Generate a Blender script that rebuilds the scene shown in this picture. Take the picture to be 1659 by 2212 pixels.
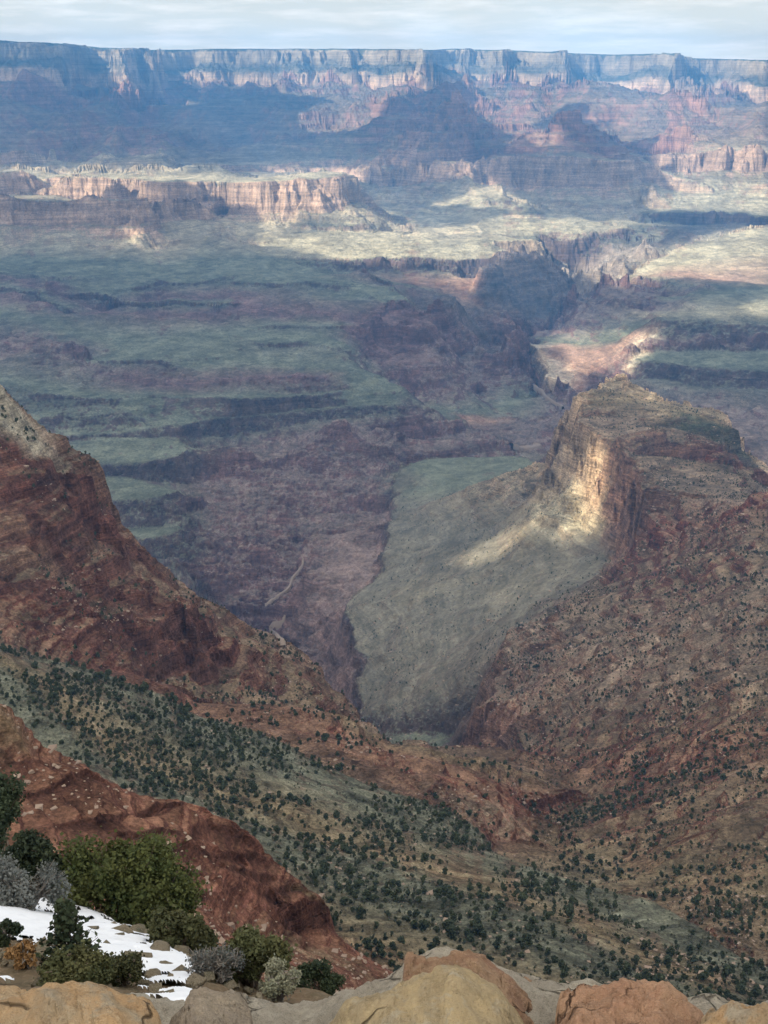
import bpy, math, random
import numpy as np
from mathutils import Vector, Matrix
from mathutils.geometry import delaunay_2d_cdt

RES = 1.0
rad = math.radians
S = bpy.context.scene
for o in list(bpy.data.objects): bpy.data.objects.remove(o)

# ------------------------------------------------------------------ camera
FPX, PITCH = 2605.0, rad(20.15)
PW, PH = 1659.0, 2212.0
cam_data = bpy.data.cameras.new('camera'); cam = bpy.data.objects.new('camera', cam_data)
S.collection.objects.link(cam); S.camera = cam
cam.location = (0, 0, 0); cam.rotation_euler = (rad(90) - PITCH, 0, 0)
cam_data.sensor_fit = 'VERTICAL'; cam_data.sensor_height = 24.0
cam_data.lens = 24.0 * FPX / PH
cam_data.clip_start = 0.1; cam_data.clip_end = 120000

# ------------------------------------------------------------------ light
SUN_AZ_X, SUN_AZ_Y, SUN_EL = -0.74, -0.67, 33.0
sun_h = math.hypot(SUN_AZ_X, SUN_AZ_Y)
SUN = Vector((SUN_AZ_X / sun_h * math.cos(rad(SUN_EL)), SUN_AZ_Y / sun_h * math.cos(rad(SUN_EL)), math.sin(rad(SUN_EL))))
w = bpy.data.worlds.new('World'); S.world = w; w.use_nodes = True
wn, wl = w.node_tree.nodes, w.node_tree.links
wn.clear()
w_out = wn.new('ShaderNodeOutputWorld'); w_bg = wn.new('ShaderNodeBackground')
sky = wn.new('ShaderNodeTexSky'); sky.sky_type = 'NISHITA'; sky.sun_disc = False
sky.sun_elevation = rad(SUN_EL); sky.sun_rotation = math.atan2(SUN.x, SUN.y)
sky.altitude = 2100; sky.air_density = 1.0; sky.dust_density = 1.2; sky.ozone_density = 1.5
w_bg.inputs['Strength'].default_value = 0.068
# streaky high cloud mixed into the sky by direction
w_tc = wn.new('ShaderNodeTexCoord'); w_map = wn.new('ShaderNodeMapping')
w_map.inputs['Scale'].default_value = (7.0, 7.0, 60.0)
w_ns = wn.new('ShaderNodeTexNoise'); w_ns.inputs['Scale'].default_value = 2.3
w_ns.inputs['Detail'].default_value = 7; w_ns.inputs['Roughness'].default_value = 0.62
w_cr = wn.new('ShaderNodeMapRange'); w_cr.inputs['From Min'].default_value = 0.44; w_cr.inputs['From Max'].default_value = 0.68
w_mx = wn.new('ShaderNodeMix'); w_mx.data_type = 'RGBA'
w_cl = wn.new('ShaderNodeMix'); w_cl.data_type = 'RGBA'
w_cl.inputs['A'].default_value = (7.3, 6.8, 5.5, 1); w_cl.inputs['B'].default_value = (9.4, 8.8, 7.6, 1)
w_fac = wn.new('ShaderNodeMath'); w_fac.operation = 'MULTIPLY_ADD'
w_fac.inputs[1].default_value = 0.15; w_fac.inputs[2].default_value = 0.78
w_sx = wn.new('ShaderNodeSeparateXYZ'); wl.new(w_tc.outputs['Generated'], w_sx.inputs[0])     # the bank of cloud thins towards the zenith
w_up = wn.new('ShaderNodeMapRange'); wl.new(w_sx.outputs['Z'], w_up.inputs[0])
for i_, x_ in zip((1, 2, 3, 4), (.06, .40, 1.0, .35)): w_up.inputs[i_].default_value = x_
wl.new(w_tc.outputs['Generated'], w_map.inputs['Vector']); wl.new(w_map.outputs[0], w_ns.inputs['Vector'])
wl.new(w_ns.outputs['Fac'], w_cr.inputs['Value']); wl.new(w_cr.outputs[0], w_fac.inputs[0])
w_fm = wn.new('ShaderNodeMath'); w_fm.operation = 'MULTIPLY'; wl.new(w_fac.outputs[0], w_fm.inputs[0]); wl.new(w_up.outputs[0], w_fm.inputs[1])
wl.new(w_fm.outputs[0], w_mx.inputs['Factor'])
wl.new(w_cr.outputs[0], w_cl.inputs['Factor']); wl.new(w_cl.outputs['Result'], w_mx.inputs['B'])
wl.new(sky.outputs[0], w_mx.inputs['A']); w_hz = wn.new('ShaderNodeMapRange'); wl.new(w_sx.outputs['Z'], w_hz.inputs[0])               # paler towards the horizon
for i_, x_ in zip((1, 2, 3, 4), (.014, .05, 1.45, 1.04)): w_hz.inputs[i_].default_value = x_
w_sc = wn.new('ShaderNodeVectorMath'); w_sc.operation = 'SCALE'; wl.new(w_mx.outputs['Result'], w_sc.inputs[0]); wl.new(w_hz.outputs[0], w_sc.inputs['Scale'])
wl.new(w_sc.outputs[0], w_bg.inputs['Color'])
wl.new(w_bg.outputs[0], w_out.inputs[0])
sl = bpy.data.lights.new('sun', 'SUN'); sl.energy = 5.0; sl.angle = rad(0.5); sl.color = (1.0, 0.88, 0.71)
so = bpy.data.objects.new('sun', sl); S.collection.objects.link(so)
so.rotation_euler = SUN.to_track_quat('Z', 'Y').to_euler()
S.view_settings.view_transform = 'Standard'; S.view_settings.look = 'None'
S.view_settings.exposure = 1.0; S.view_settings.gamma = 1.0
S.cycles.use_denoising = True
S.cycles.max_bounces = 6; S.cycles.diffuse_bounces = 3; S.cycles.transparent_max_bounces = 12
S.cycles.volume_bounces = 1; S.cycles.caustics_reflective = False; S.cycles.caustics_refractive = False

# ------------------------------------------------------------------ helpers
rng = np.random.default_rng(7)
random.seed(7)
def slope_of(u, v):
    x = (np.asarray(u, float) - PW / 2) / FPX; y = (PH / 2 - np.asarray(v, float)) / FPX
    hy = math.cos(PITCH) + y * math.sin(PITCH); vz = -math.sin(PITCH) + y * math.cos(PITCH)
    return vz / np.hypot(x, hy)
def az_of(u, v):
    x = (np.asarray(u, float) - PW / 2) / FPX; y = (PH / 2 - np.asarray(v, float)) / FPX
    return np.arctan2(x, math.cos(PITCH) + y * math.sin(PITCH))
def at(u, v, d):
    """the point of the world seen at photo position (u, v), d metres out along the ground"""
    a = float(az_of(u, v)); return Vector((d * math.sin(a), d * math.cos(a), d * float(slope_of(u, v))))
def smooth(a, b, x):
    t = np.clip((x - a) / (b - a), 0, 1); return t * t * (3 - 2 * t)
def _hash(ix, iy, seed):
    h = (ix * 374761393 + iy * 668265263 + seed * 974711) & 0xffffffff
    h = ((h ^ (h >> 13)) * 1274126177) & 0xffffffff
    return (h ^ (h >> 16)) & 0xffffffff
def noise2(x, y, seed=0):
    ix = np.floor(x).astype(np.int64); iy = np.floor(y).astype(np.int64)
    fx = x - ix; fy = y - iy
    ux = fx * fx * fx * (fx * (fx * 6 - 15) + 10); uy = fy * fy * fy * (fy * (fy * 6 - 15) + 10)
    def g(i, j):
        a = _hash(ix + i, iy + j, seed) * (2 * math.pi / 4294967296.0)
        return np.cos(a) * (fx - i) + np.sin(a) * (fy - j)
    n0 = g(0, 0) * (1 - ux) + g(1, 0) * ux; n1 = g(0, 1) * (1 - ux) + g(1, 1) * ux
    return (n0 * (1 - uy) + n1 * uy) * 1.5
def octaves(x, y, r, seed, lo=0.0011, hi=0.04, power=1.0, ridged=False, lam_max=1600.0, tilt=0.0):
    """fractal noise whose finest wavelength follows the distance r; returns metres per unit roughness"""
    out = np.zeros_like(x); lam = lam_max; k = 0; hi = np.broadcast_to(hi, r.shape)
    while lam > 0.25:
        wt = smooth(lo * 0.7, lo * 1.6, lam / r) * (1 - np.clip((lam / r - hi) / (1.5 * hi), 0, 1) ** 2 * (3 - 2 * np.clip((lam / r - hi) / (1.5 * hi), 0, 1)))
        m = wt > 0.002
        if m.any():
            n = noise2(x[m] / lam + 17.3 * k, y[m] / lam - 9.1 * k, seed + k)
            if ridged: n = 0.55 - 2.0 * np.abs(n)
            out[m] += n * wt[m] * lam ** power * ((lam / (.02 * r[m])) ** tilt if tilt else 1.0)
        lam *= 0.5; k += 1
    return out
def mesh_obj(name, verts, faces, mats, mat_idx=None, smooth_shade=False, parent=None):
    me = bpy.data.meshes.new(name)
    verts = np.asarray(verts, np.float32); faces = np.asarray(faces, np.int32)
    n = faces.shape[1]
    me.vertices.add(len(verts)); me.vertices.foreach_set('co', verts.ravel())
    me.loops.add(faces.size); me.loops.foreach_set('vertex_index', faces.ravel())
    me.polygons.add(len(faces))
    me.polygons.foreach_set('loop_start', np.arange(0, faces.size, n, dtype=np.int32))
    me.polygons.foreach_set('loop_total', np.full(len(faces), n, np.int32))
    for m in (mats if isinstance(mats, (list, tuple)) else [mats]): me.materials.append(m)
    if mat_idx is not None: me.polygons.foreach_set('material_index', np.asarray(mat_idx, np.int32))
    me.polygons.foreach_set('use_smooth', np.full(len(faces), smooth_shade, bool))
    me.update(calc_edges=True); me.validate(verbose=False)
    o = bpy.data.objects.new(name, me); S.collection.objects.link(o)
    if parent: o.parent = parent
    return o
def color_attr(o, rgb, name='albedo'):
    a = o.data.attributes.new(name, 'FLOAT_COLOR', 'POINT')
    c = np.ones((len(rgb), 4), np.float32); c[:, :3] = rgb
    a.data.foreach_set('color', c.ravel())
def tag(o, label, cat, group=None, kind=None):
    o['label'] = label; o['category'] = cat
    if group: o['group'] = group
    if kind: o['kind'] = kind
    return o

class NT:
    """small wrapper for building node materials"""
    def __init__(s, name, rough=0.9, spec=0.15):
        s.m = bpy.data.materials.new(name); s.m.use_nodes = True
        s.t = s.m.node_tree; s.n = s.t.nodes; s.l = s.t.links
        s.b = s.n['Principled BSDF']; s.b.inputs['Roughness'].default_value = rough
        s.b.inputs['Specular IOR Level'].default_value = spec
        s.pos = s.n.new('ShaderNodeNewGeometry').outputs['Position']
    def _in(s, sock, v):
        if isinstance(v, bpy.types.NodeSocket): s.l.new(v, sock)
        elif v is not None: sock.default_value = v
    def mapping(s, v, scale=(1, 1, 1), rot=(0, 0, 0)):
        n = s.n.new('ShaderNodeMapping'); s._in(n.inputs[0], v); n.inputs['Scale'].default_value = scale
        n.inputs['Rotation'].default_value = rot; return n.outputs[0]
    def noise(s, v, scale, detail=4, rough=0.6, dist=0.0):
        n = s.n.new('ShaderNodeTexNoise'); s._in(n.inputs['Vector'], v); n.inputs['Scale'].default_value = scale
        n.inputs['Detail'].default_value = detail; n.inputs['Roughness'].default_value = rough
        n.inputs['Distortion'].default_value = dist; return n.outputs['Fac']
    def vor(s, v, scale, feat='F1', out='Distance'):
        n = s.n.new('ShaderNodeTexVoronoi'); s._in(n.inputs['Vector'], v); n.inputs['Scale'].default_value = scale
        n.feature = feat; return n.outputs[out]
    def rng(s, v, a, b, c=0.0, d=1.0):
        n = s.n.new('ShaderNodeMapRange'); s._in(n.inputs[0], v)
        for i, x in zip((1, 2, 3, 4), (a, b, c, d)): n.inputs[i].default_value = x
        return n.outputs[0]
    def math(s, op, a, b=None, c=None):
        n = s.n.new('ShaderNodeMath'); n.operation = op
        for i, x in enumerate((a, b, c)): s._in(n.inputs[i], x)
        return n.outputs[0]
    def mix(s, f, a, b, mode='MIX'):
        n = s.n.new('ShaderNodeMix'); n.data_type = 'RGBA'; n.blend_type = mode
        s._in(n.inputs['Factor'], f); s._in(n.inputs['A'], a if not isinstance(a, tuple) else (*a[:3], 1))
        s._in(n.inputs['B'], b if not isinstance(b, tuple) else (*b[:3], 1)); return n.outputs['Result']
    def attr(s, name, out='Color'):
        n = s.n.new('ShaderNodeAttribute'); n.attribute_name = name; return n.outputs[out]
    def scale_col(s, col, f):
        n = s.n.new('ShaderNodeVectorMath'); n.operation = 'SCALE'; s._in(n.inputs[0], col); s._in(n.inputs['Scale'], f); return n.outputs[0]
    def bump(s, h, strength, dist):
        n = s.n.new('ShaderNodeBump'); s._in(n.inputs['Height'], h); n.inputs['Strength'].default_value = strength
        n.inputs['Distance'].default_value = dist; s.l.new(n.outputs[0], s.b.inputs['Normal'])
    def color(s, c): s._in(s.b.inputs['Base Color'], c if not isinstance(c, tuple) else (*c[:3], 1)); return s.m

exec_terrain = True
# ------------------------------------------------------------------ terrain: breaklines traced on the land, each with its distance
# style: colour flat, colour steep (darkened on ledged rock to paint in shade), roughness, terrace, warp, scrub
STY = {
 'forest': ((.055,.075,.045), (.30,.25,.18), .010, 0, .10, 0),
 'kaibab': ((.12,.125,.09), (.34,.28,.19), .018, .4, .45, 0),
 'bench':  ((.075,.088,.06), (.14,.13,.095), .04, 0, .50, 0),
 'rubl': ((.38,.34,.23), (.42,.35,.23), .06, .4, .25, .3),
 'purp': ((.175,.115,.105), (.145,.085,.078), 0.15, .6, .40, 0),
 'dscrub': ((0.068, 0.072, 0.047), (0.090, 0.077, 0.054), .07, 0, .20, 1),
 'out_shade':   ((.085,.040,.028), (.07,.032,.022), .04, .3, .10, 0),  # ledge faces on the outcrop, shadow under the lips painted dark
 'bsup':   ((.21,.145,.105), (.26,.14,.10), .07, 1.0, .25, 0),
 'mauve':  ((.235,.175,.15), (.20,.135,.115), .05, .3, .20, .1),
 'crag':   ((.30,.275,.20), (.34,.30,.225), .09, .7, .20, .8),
 'red_shade':   ((.13,.062,.042), (.10,.046,.032), .04, .3, .15, .1),  # ledge faces on the ridge, their shadow painted into the red
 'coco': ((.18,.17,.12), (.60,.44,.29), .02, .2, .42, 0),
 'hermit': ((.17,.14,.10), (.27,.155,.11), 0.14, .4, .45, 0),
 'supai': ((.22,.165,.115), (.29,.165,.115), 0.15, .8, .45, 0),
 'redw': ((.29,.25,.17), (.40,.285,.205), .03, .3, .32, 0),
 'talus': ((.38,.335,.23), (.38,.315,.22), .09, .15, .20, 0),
 'tonto': ((.37,.34,.235), (.34,.265,.185), 0.035, .1, .25, 0),  # lighter than tontog for the sunlit benches, sunlight put into the tone
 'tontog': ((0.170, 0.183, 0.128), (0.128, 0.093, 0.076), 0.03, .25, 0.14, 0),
 'tapeat': ((.15,.15,.11), (.095,.068,.06), .05, 0, 0.42, 0),  # steep tone darkened, shade on the cliffs put into the colour
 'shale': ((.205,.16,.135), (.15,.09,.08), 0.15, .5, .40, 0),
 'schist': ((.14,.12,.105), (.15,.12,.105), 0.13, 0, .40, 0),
 'schist_lit': ((.27,.235,.19), (.30,.25,.20), 0.2, 0, .40, 0),  # schist lightened for the sunlit gorge wall, light painted in
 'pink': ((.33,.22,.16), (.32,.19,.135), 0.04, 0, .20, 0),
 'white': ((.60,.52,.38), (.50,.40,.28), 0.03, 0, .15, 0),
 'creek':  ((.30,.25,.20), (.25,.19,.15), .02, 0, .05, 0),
 'nred': ((0.179, 0.106, 0.068), (0.129, 0.053, 0.034), .055, .9, .20, .5),  # steep tone darkened to paint shade on the ledges
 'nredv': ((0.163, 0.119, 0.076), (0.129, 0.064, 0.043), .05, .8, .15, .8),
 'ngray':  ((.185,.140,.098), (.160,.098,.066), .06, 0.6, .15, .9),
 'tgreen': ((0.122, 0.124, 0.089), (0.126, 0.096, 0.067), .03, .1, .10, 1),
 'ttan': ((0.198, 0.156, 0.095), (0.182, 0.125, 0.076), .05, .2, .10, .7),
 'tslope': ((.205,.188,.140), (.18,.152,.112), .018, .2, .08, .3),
 'outc': ((0.212, 0.111, 0.072), (0.136, 0.061, 0.043), 0.035, 1.0, 0.1, .2),  # steep tone carries the dark shadow below ledge tops
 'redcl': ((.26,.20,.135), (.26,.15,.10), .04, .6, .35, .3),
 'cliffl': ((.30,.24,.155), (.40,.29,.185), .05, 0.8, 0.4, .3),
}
KEYS = list(STY); SN = len(KEYS)
UNITS = []
SEEN = []  # unit index, u, v, log r of every point that shows
PTS = []   # az, logr, z, style index, unit index
def L(unit, style, pts, z=None, d=None, dd=0.0, dv=0.0, drop=None, raw=False):
    """a breakline: pts (u, v[, d]); z or d constant when not given per point; drop=(frac, dz) adds a hidden line behind a crest"""
    if unit not in UNITS: UNITS.append(unit)
    ui = UNITS.index(unit); si = KEYS.index(style)
    P = []
    for p in pts:
        u, v = p[0], p[1] + dv
        dist = p[2] if len(p) > 2 else (d if d is not None else z / float(slope_of(u, v)))
        P.append((u, v, dist + dd))
    if P[0][0] <= 2 and not raw: P.insert(0, (-520, P[0][1], P[0][2]))
    if P[-1][0] >= 1655 and not raw: P.append((2180, P[-1][1], P[-1][2]))
    if P[-1][0] <= 2 and not raw: P.append((-520, P[-1][1], P[-1][2]))
    A = np.array(P, float); seg = np.hypot(np.diff(A[:, 0]), np.diff(A[:, 1])); t = np.r_[0, np.cumsum(seg)]
    n = max(2, int(t[-1] / 6.0)); q = np.unique(np.r_[np.linspace(0, t[-1], n), t])
    u, v, ld = np.interp(q, t, A[:, 0]), np.interp(q, t, A[:, 1]), np.exp(np.interp(q, t, np.log(A[:, 2])))
    uc = np.clip(u, -10, 1669); az = az_of(uc, v)           # beyond the frame every line runs on to the same bearing
    az = np.where(u < uc, az + (-.62 - az) * (uc - u) / 510.0, np.where(u > uc, az + (.62 - az) * (u - uc) / 511.0, az))
    zz = ld * slope_of(uc, v)
    for a, r_, h in zip(az, ld, zz): PTS.append((a, math.log(r_), h, si, ui))
    SEEN.extend((ui, x_, y_, math.log(r_)) for x_, y_, r_ in zip(u, v, ld))
    if drop:
        for a, r_, h in zip(az, ld, zz): PTS.append((a, math.log(r_ * (1 + drop[0])), h - drop[1], si, ui))
def off(R, dv, dd): return [(u, v + dv, d + dd) for u, v, d in R]

def d_near(unit, u, v):
    """distance of the surface at (u, v), from the breaklines of that unit traced so far"""
    K = np.array([q for q in SEEN if q[0] == UNITS.index(unit)]); q_ = (K[:, 1] - u) ** 2 * .35 + (K[:, 2] - v) ** 2
    up, dn = K[:, 2] <= v, K[:, 2] > v; res = []
    for m in (up, dn):
        if m.any():
            k = np.argsort(q_[m])[:5]; w_ = 1 / (q_[m][k] + 4); res.append(((K[m][k, 3] * w_).sum() / w_.sum(), math.sqrt(q_[m][k].min()) + 1))
    if len(res) == 1: return math.exp(res[0][0])
    return math.exp((res[0][0] * res[1][1] + res[1][0] * res[0][1]) / (res[0][1] + res[1][1]))
# --- north rim and the wall below it
RIM = [(0,88,13500),(100,91,13400),(150,97,13500),(185,100,14200),(240,103,14400),(265,104,14000),(290,105,13700),(310,105,14600),(345,106,15200),(420,106,15600),
 (470,106,15300),(520,106,15500),(600,106,15300),(640,106,14900),(690,106,15150),(740,106,14600),(775,106,14850),(800,106,14700),(860,106,14250),(880,106,14400),(915,106,13900),(922,106,15000),
 (960,106,15600),(985,106,15200),(1010,107,15700),(1060,108,15500),(1095,109,15000),(1115,109,15600),(1160,112,15300),(1195,113,14900),(1215,114,15600),
 (1300,116,16000),(1400,117,15700),(1450,118,15300),(1470,118,15200),(1485,125,16400),(1560,128,16800),(1600,129,16300),(1659,130,16000)]
L('canyon_rim','forest', off(RIM, 9, 3000)); L('canyon_rim','forest', off(RIM, 3.0, 700))
L('canyon_rim','forest', off(RIM, 0, 60)); L('canyon_rim','kaibab', off(RIM, 5, -40))
L('canyon_rim','kaibab', off(RIM, 34, -150)); L('canyon_rim','bench', off(RIM, 38, -190)); L('canyon_rim','bench', off(RIM, 54, -470))
L('canyon_rim','coco', off(RIM, 58, -495)); L('canyon_rim','coco', off(RIM, 81, -560))
L('canyon_rim','hermit', off(RIM, 86, -640))
HS = [(0,222,12300),(150,225,12200),(230,228,12500),(290,235,12800),(330,232,13800),(420,228,14100),(600,222,14000),(650,226,13700),(680,215,13300),(720,212,13000),(760,226,13300),(800,222,12900),
 (850,232,12700),(880,215,12300),(915,205,12200),(950,198,12600),(985,193,12500),(1000,205,13200),(1030,214,12900),(1060,215,13100),(1110,205,13300),(1160,200,13100),(1190,215,13300),(1260,215,13600),(1320,195,13200),(1340,212,13500),(1400,200,13200),(1420,215,13400),
 (1480,205,13700),(1560,208,14000),(1659,212,14000)]
L('canyon_rim','hermit', HS)
L('canyon_rim','supai', [(0,262,11300),(120,262,11200),(215,262,11400),(330,263,11700),(450,266,12000),(560,268,12000),(640,264,11600),(690,252,11500),(760,246,11300),(800,262,11600),(850,262,11000),(900,250,10700),(950,240,10700),(985,232,10900),
 (1005,250,11600),(1060,262,11900),(1120,258,11800),(1180,262,11700),(1330,265,11800),(1420,262,11700),(1500,264,11700),(1600,270,11900),(1659,272,11900)])
L('canyon_rim','supai', [(0,312,10300),(130,315,10200),(250,312,10400),(380,318,10700),(500,315,10700),(640,292,10900),(700,282,10700),(780,284,10600),(850,305,10000),(910,295,9600),(960,288,9600),(1010,310,10300),(1060,320,10500)])
L('canyon_rim','supai', [(1330,296,10900),(1400,300,10900),(1480,290,10700),(1560,295,10800),(1659,300,10900)])
L('canyon_rim','redw', [(470,356,9600),(560,354,9600),(660,356,9600),(690,345,9700),(760,350,9500),(815,355,9200),(830,350,8900),(842,352,9000),(850,372,9300),(875,356,9000),(930,345,8700),(980,352,8700),(1020,357,8800),(1060,362,9000)])
L('canyon_rim','redw', [(470,371,9520),(560,369,9520),(660,374,9520),(690,385,9500),(760,395,9300),(815,400,9050),(830,402,8800),(842,402,8900),(850,405,9100),(875,395,8850),(930,392,8580),(980,395,8570),(1020,400,8650),(1060,412,8800)])
L('canyon_rim','redw', [(1405,338,9900),(1440,330,9750),(1470,322,9600),(1500,330,9900),(1530,322,9700),(1560,322,9650),(1585,332,9950),(1600,324,9700),(1630,324,9650),(1645,340,9900),(1659,326,9750)])
L('canyon_rim','redw', [(1405,368,9800),(1440,372,9660),(1470,370,9520),(1500,374,9800),(1530,370,9600),(1560,372,9560),(1585,378,9850),(1600,372,9600),(1630,376,9560),(1645,390,9800),(1659,378,9650)])
L('canyon_rim','redw', [(0,328,8900),(50,325,8850),(62,330,9100),(85,345,9200),(105,375,9300)]); L('canyon_rim','redw', [(0,360,8800),(50,360,8770),(62,368,9000)])
L('canyon_rim','talus', [(130,366,9000),(240,345,8700),(260,340,8600),(330,350,8700),(360,368,8700),(420,375,8600)])
# --- pyramid butte in front of the rim
L('pyramid_butte','bsup', [(1068,334,8900),(1100,318,9050),(1150,276,9350),(1190,248,9600),(1212,232,9700),(1220,229,9700),(1232,233,9720),(1250,243,9760),(1275,268,9800),(1310,292,9850),(1360,308,9900),(1405,333,9800)], drop=(.05, 260))
L('pyramid_butte','bsup', [(1195,250,9560),(1220,246,9600),(1245,256,9660)])
L('pyramid_butte','pink', [(1120,312,9050),(1160,286,9250),(1185,282,9200),(1213,285,9180)]); L('pyramid_butte','bsup', [(1213,287,9200),(1250,290,9350),(1300,312,9400),(1360,325,9450)])
L('pyramid_butte','bsup', [(1120,330,8850),(1165,305,9000),(1210,305,8980),(1260,315,9000),(1310,330,9050)])
L('pyramid_butte','redw', [(1072,340,8850),(1110,334,8800),(1160,338,8680),(1220,338,8640),(1300,348,8680),(1360,352,8850),(1400,350,9150)])
L('pyramid_butte','redw', [(1075,392,8750),(1120,405,8680),(1200,408,8560),(1300,405,8590),(1370,398,8780),(1400,392,9050)])
L('pyramid_butte','talus', [(1075,418,8600),(1110,440,8350),(1150,458,8230),(1230,470,8120),(1330,472,8120),(1380,462,8350),(1395,440,8700)])
# --- sunlit talus and hills at its feet
L('tonto_platform','talus', [(790,440,8300),(850,405,8500),(900,425,8300),(960,415,8250),(1010,395,8350),(1060,400,8300)])
L('tonto_platform','talus', [(1060,400,8300),(1075,420,8050),(1100,428,7950),(1125,437,7850),(1150,450,7800)], drop=(.02,40))
L('tonto_platform','tapeat', [(1085,432,7850),(1110,438,7800),(1145,452,7700)]); L('tonto_platform','tonto', [(1080,446,7780),(1110,450,7730),(1140,458,7640)])
L('tonto_platform','tonto', [(870,470,7700),(940,452,7800),(1000,440,7900),(1050,450,7750),(1100,465,7600),(1200,474,7500),(1300,477,7650),(1385,481,8000)])
L('tonto_platform','tonto', [(1330,412,9000),(1370,415,8900),(1395,410,8800),(1410,396,8700),(1425,412,8800),(1500,425,8900),(1560,410,9100),(1659,420,9200)])
L('tonto_platform','tonto', [(1390,455,8500),(1480,450,8500),(1560,452,8600),(1659,452,8700)])
L('tonto_platform','tapeat', [(1392,464,8350),(1450,462,8300),(1560,464,8300),(1659,462,8350)]); L('tonto_platform','tapeat', [(1395,486,8270),(1450,482,8220),(1500,490,8200),(1560,492,8220),(1620,478,8250),(1659,488,8270)])
L('gorge','schist', [(1400,520,7400),(1440,530,7250),(1480,508,7500),(1560,500,7900),(1659,492,8100)])
# --- redwall mesas on the left
L('mesa','talus', [(-10,368,8200),(100,374,8100),(200,378,8000),(300,376,7900),(400,372,7900),(500,372,7900),(620,376,7800),(700,374,7700),(750,374,7600)], drop=(.03,150))
L('mesa','tonto', [(0,374,7400),(40,375,7350),(85,383,7450),(88,384,7700),(150,381,7650),(155,380,7250),(240,379,7200),(265,383,7200),(270,386,7450),(300,386,7400),(310,386,7150),(385,389,7100),(480,391,7050),(560,391,7030),(640,391,7030),(665,388,7150),(735,378,7250),(752,376,7280),(765,384,7400),(790,408,7600)])
L('mesa','redw', [(0,376,7380),(40,377,7330),(85,386,7420),(88,387,7660),(150,384,7610),(155,382,7220),(240,381,7170),(265,385,7180),(270,389,7410),(300,388,7370),(310,388,7120),(385,391,7070),(480,393,7020),(560,393,7000),(640,393,7000),(665,392,7080),(735,381,7200),(752,379,7230),(765,388,7360),(790,411,7570)])
L('mesa','redw', [(0,424,7250),(40,424,7220),(85,424,7330),(150,424,7540),(155,428,7130),(240,428,7080),(270,428,7330),(310,430,7050),(385,445,6980),(480,455,6930),(560,457,6910),(640,458,6910),(700,460,6950),(738,462,7000),(752,438,7150),(765,432,7280),(790,436,7480)])
# near mesa
L('mesa','tapeat', [(0,425,6260),(80,428,6230),(160,428,6200),(220,428,6180),(322,426,6150),(332,424,6350),(400,422,6550),(425,438,6700),(450,452,6800),(475,465,6850),(488,490,6900)], drop=(.015,60))
L('mesa','redw', [(0,428,6240),(80,431,6210),(160,431,6180),(220,431,6160),(320,430,6130),(330,430,6330),(400,430,6520),(425,445,6660),(450,460,6760),(475,475,6800)])
L('mesa','redw', [(0,482,6150),(80,478,6120),(160,480,6090),(220,482,6070),(320,484,6040),(332,482,6200),(400,478,6420),(425,476,6600),(450,480,6700)])
L('mesa','redw', [(120,494,6030),(200,500,5980),(325,508,5950),(340,497,6100)])
L('tonto_platform','talus', [(0,520,5950),(100,520,5900),(230,535,5820),(320,540,5800),(400,520,6000),(450,495,6350),(490,500,6500),(540,535,6350)])
L('tonto_platform','talus', [(500,480,6700),(580,490,6750),(700,478,6850),(740,470,6900),(760,450,7000),(830,470,7000),(900,490,7000),(990,503,7000)])
L('tonto_platform','tapeat', [(680,492,6700),(720,490,6690),(760,494,6720)]); L('tonto_platform','tonto', [(680,502,6660),(720,500,6650),(760,502,6680)])
L('tonto_platform','tonto', [(560,530,6350),(640,520,6400),(720,515,6450),(800,520,6400),(900,524,6350),(1050,525,6400),(1120,518,6600),(1170,512,6750)])
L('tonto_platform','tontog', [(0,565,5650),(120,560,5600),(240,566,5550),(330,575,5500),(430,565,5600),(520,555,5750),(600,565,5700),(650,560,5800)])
# --- tonto edges above the inner gorge
L('tonto_platform','tonto', [(1129,502,7200),(1200,500,7150),(1309,494,7350),(1345,488,7700),(1385,482,7900)]); L('gorge','tapeat', [(1135,510,7100),(1190,508,7080),(1225,512,7080),(1309,500,7280),(1345,494,7620),(1385,488,7800)])
L('gorge','tapeat', [(1150,520,6950),(1200,530,7020),(1240,540,7000),(1290,525,7150),(1310,515,7220),(1350,520,7450),(1400,512,7550)])
L('gorge','schist_lit', [(1185,535,7050),(1205,545,6850),(1222,552,6650),(1240,546,6980),(1258,540,7000),(1272,550,6750),(1290,556,6620),(1308,548,6950),(1325,545,7000),(1340,555,6760),(1360,545,6960),(1385,548,6820),(1410,545,7000)])
L('gorge','schist_lit', [(1200,575,6580),(1222,592,6380),(1240,585,6640),(1256,600,6330),(1272,590,6640),(1288,605,6280),(1304,592,6600),(1318,598,6340),(1335,580,6640),(1350,585,6470),(1370,568,6700),(1400,556,6800)])
L('gorge','schist_lit', [(1245,642,6150),(1270,625,6200),(1290,655,6080),(1312,636,6150),(1318,628,6200),(1345,604,6350)])
L('tonto_platform','tonto', [(655,550,5950),(700,555,5920),(829,556,5960),(970,554,6020),(1050,556,6060),(1092,558,6120),(1100,548,6300),(1130,538,6450)])
L('gorge','tapeat', [(655,554,5920),(700,560,5890),(760,562,5900),(829,560,5920),(970,558,5980),(1050,560,6020),(1094,562,6080)])
L('gorge','tapeat', [(730,580,5800),(829,586,5840),(920,584,5880),(1000,583,5910),(1045,580,5960)])
L('gorge','pink', [(880,612,5600),(930,612,5620),(980,640,5500),(1000,648,5480),(1040,602,5720)])
L('gorge','schist', [(1040,600,5650),(1092,566,6000),(1124,541,6350),(1135,552,6330),(1150,570,6280),(1180,582,6230),(1210,590,6200),(1230,618,6120),(1246,645,6050)], drop=(.02,90))
L('gorge','schist', [(1030,640,5500),(1080,620,5650),(1130,620,5800),(1180,640,5800),(1215,655,5850)])
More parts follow.
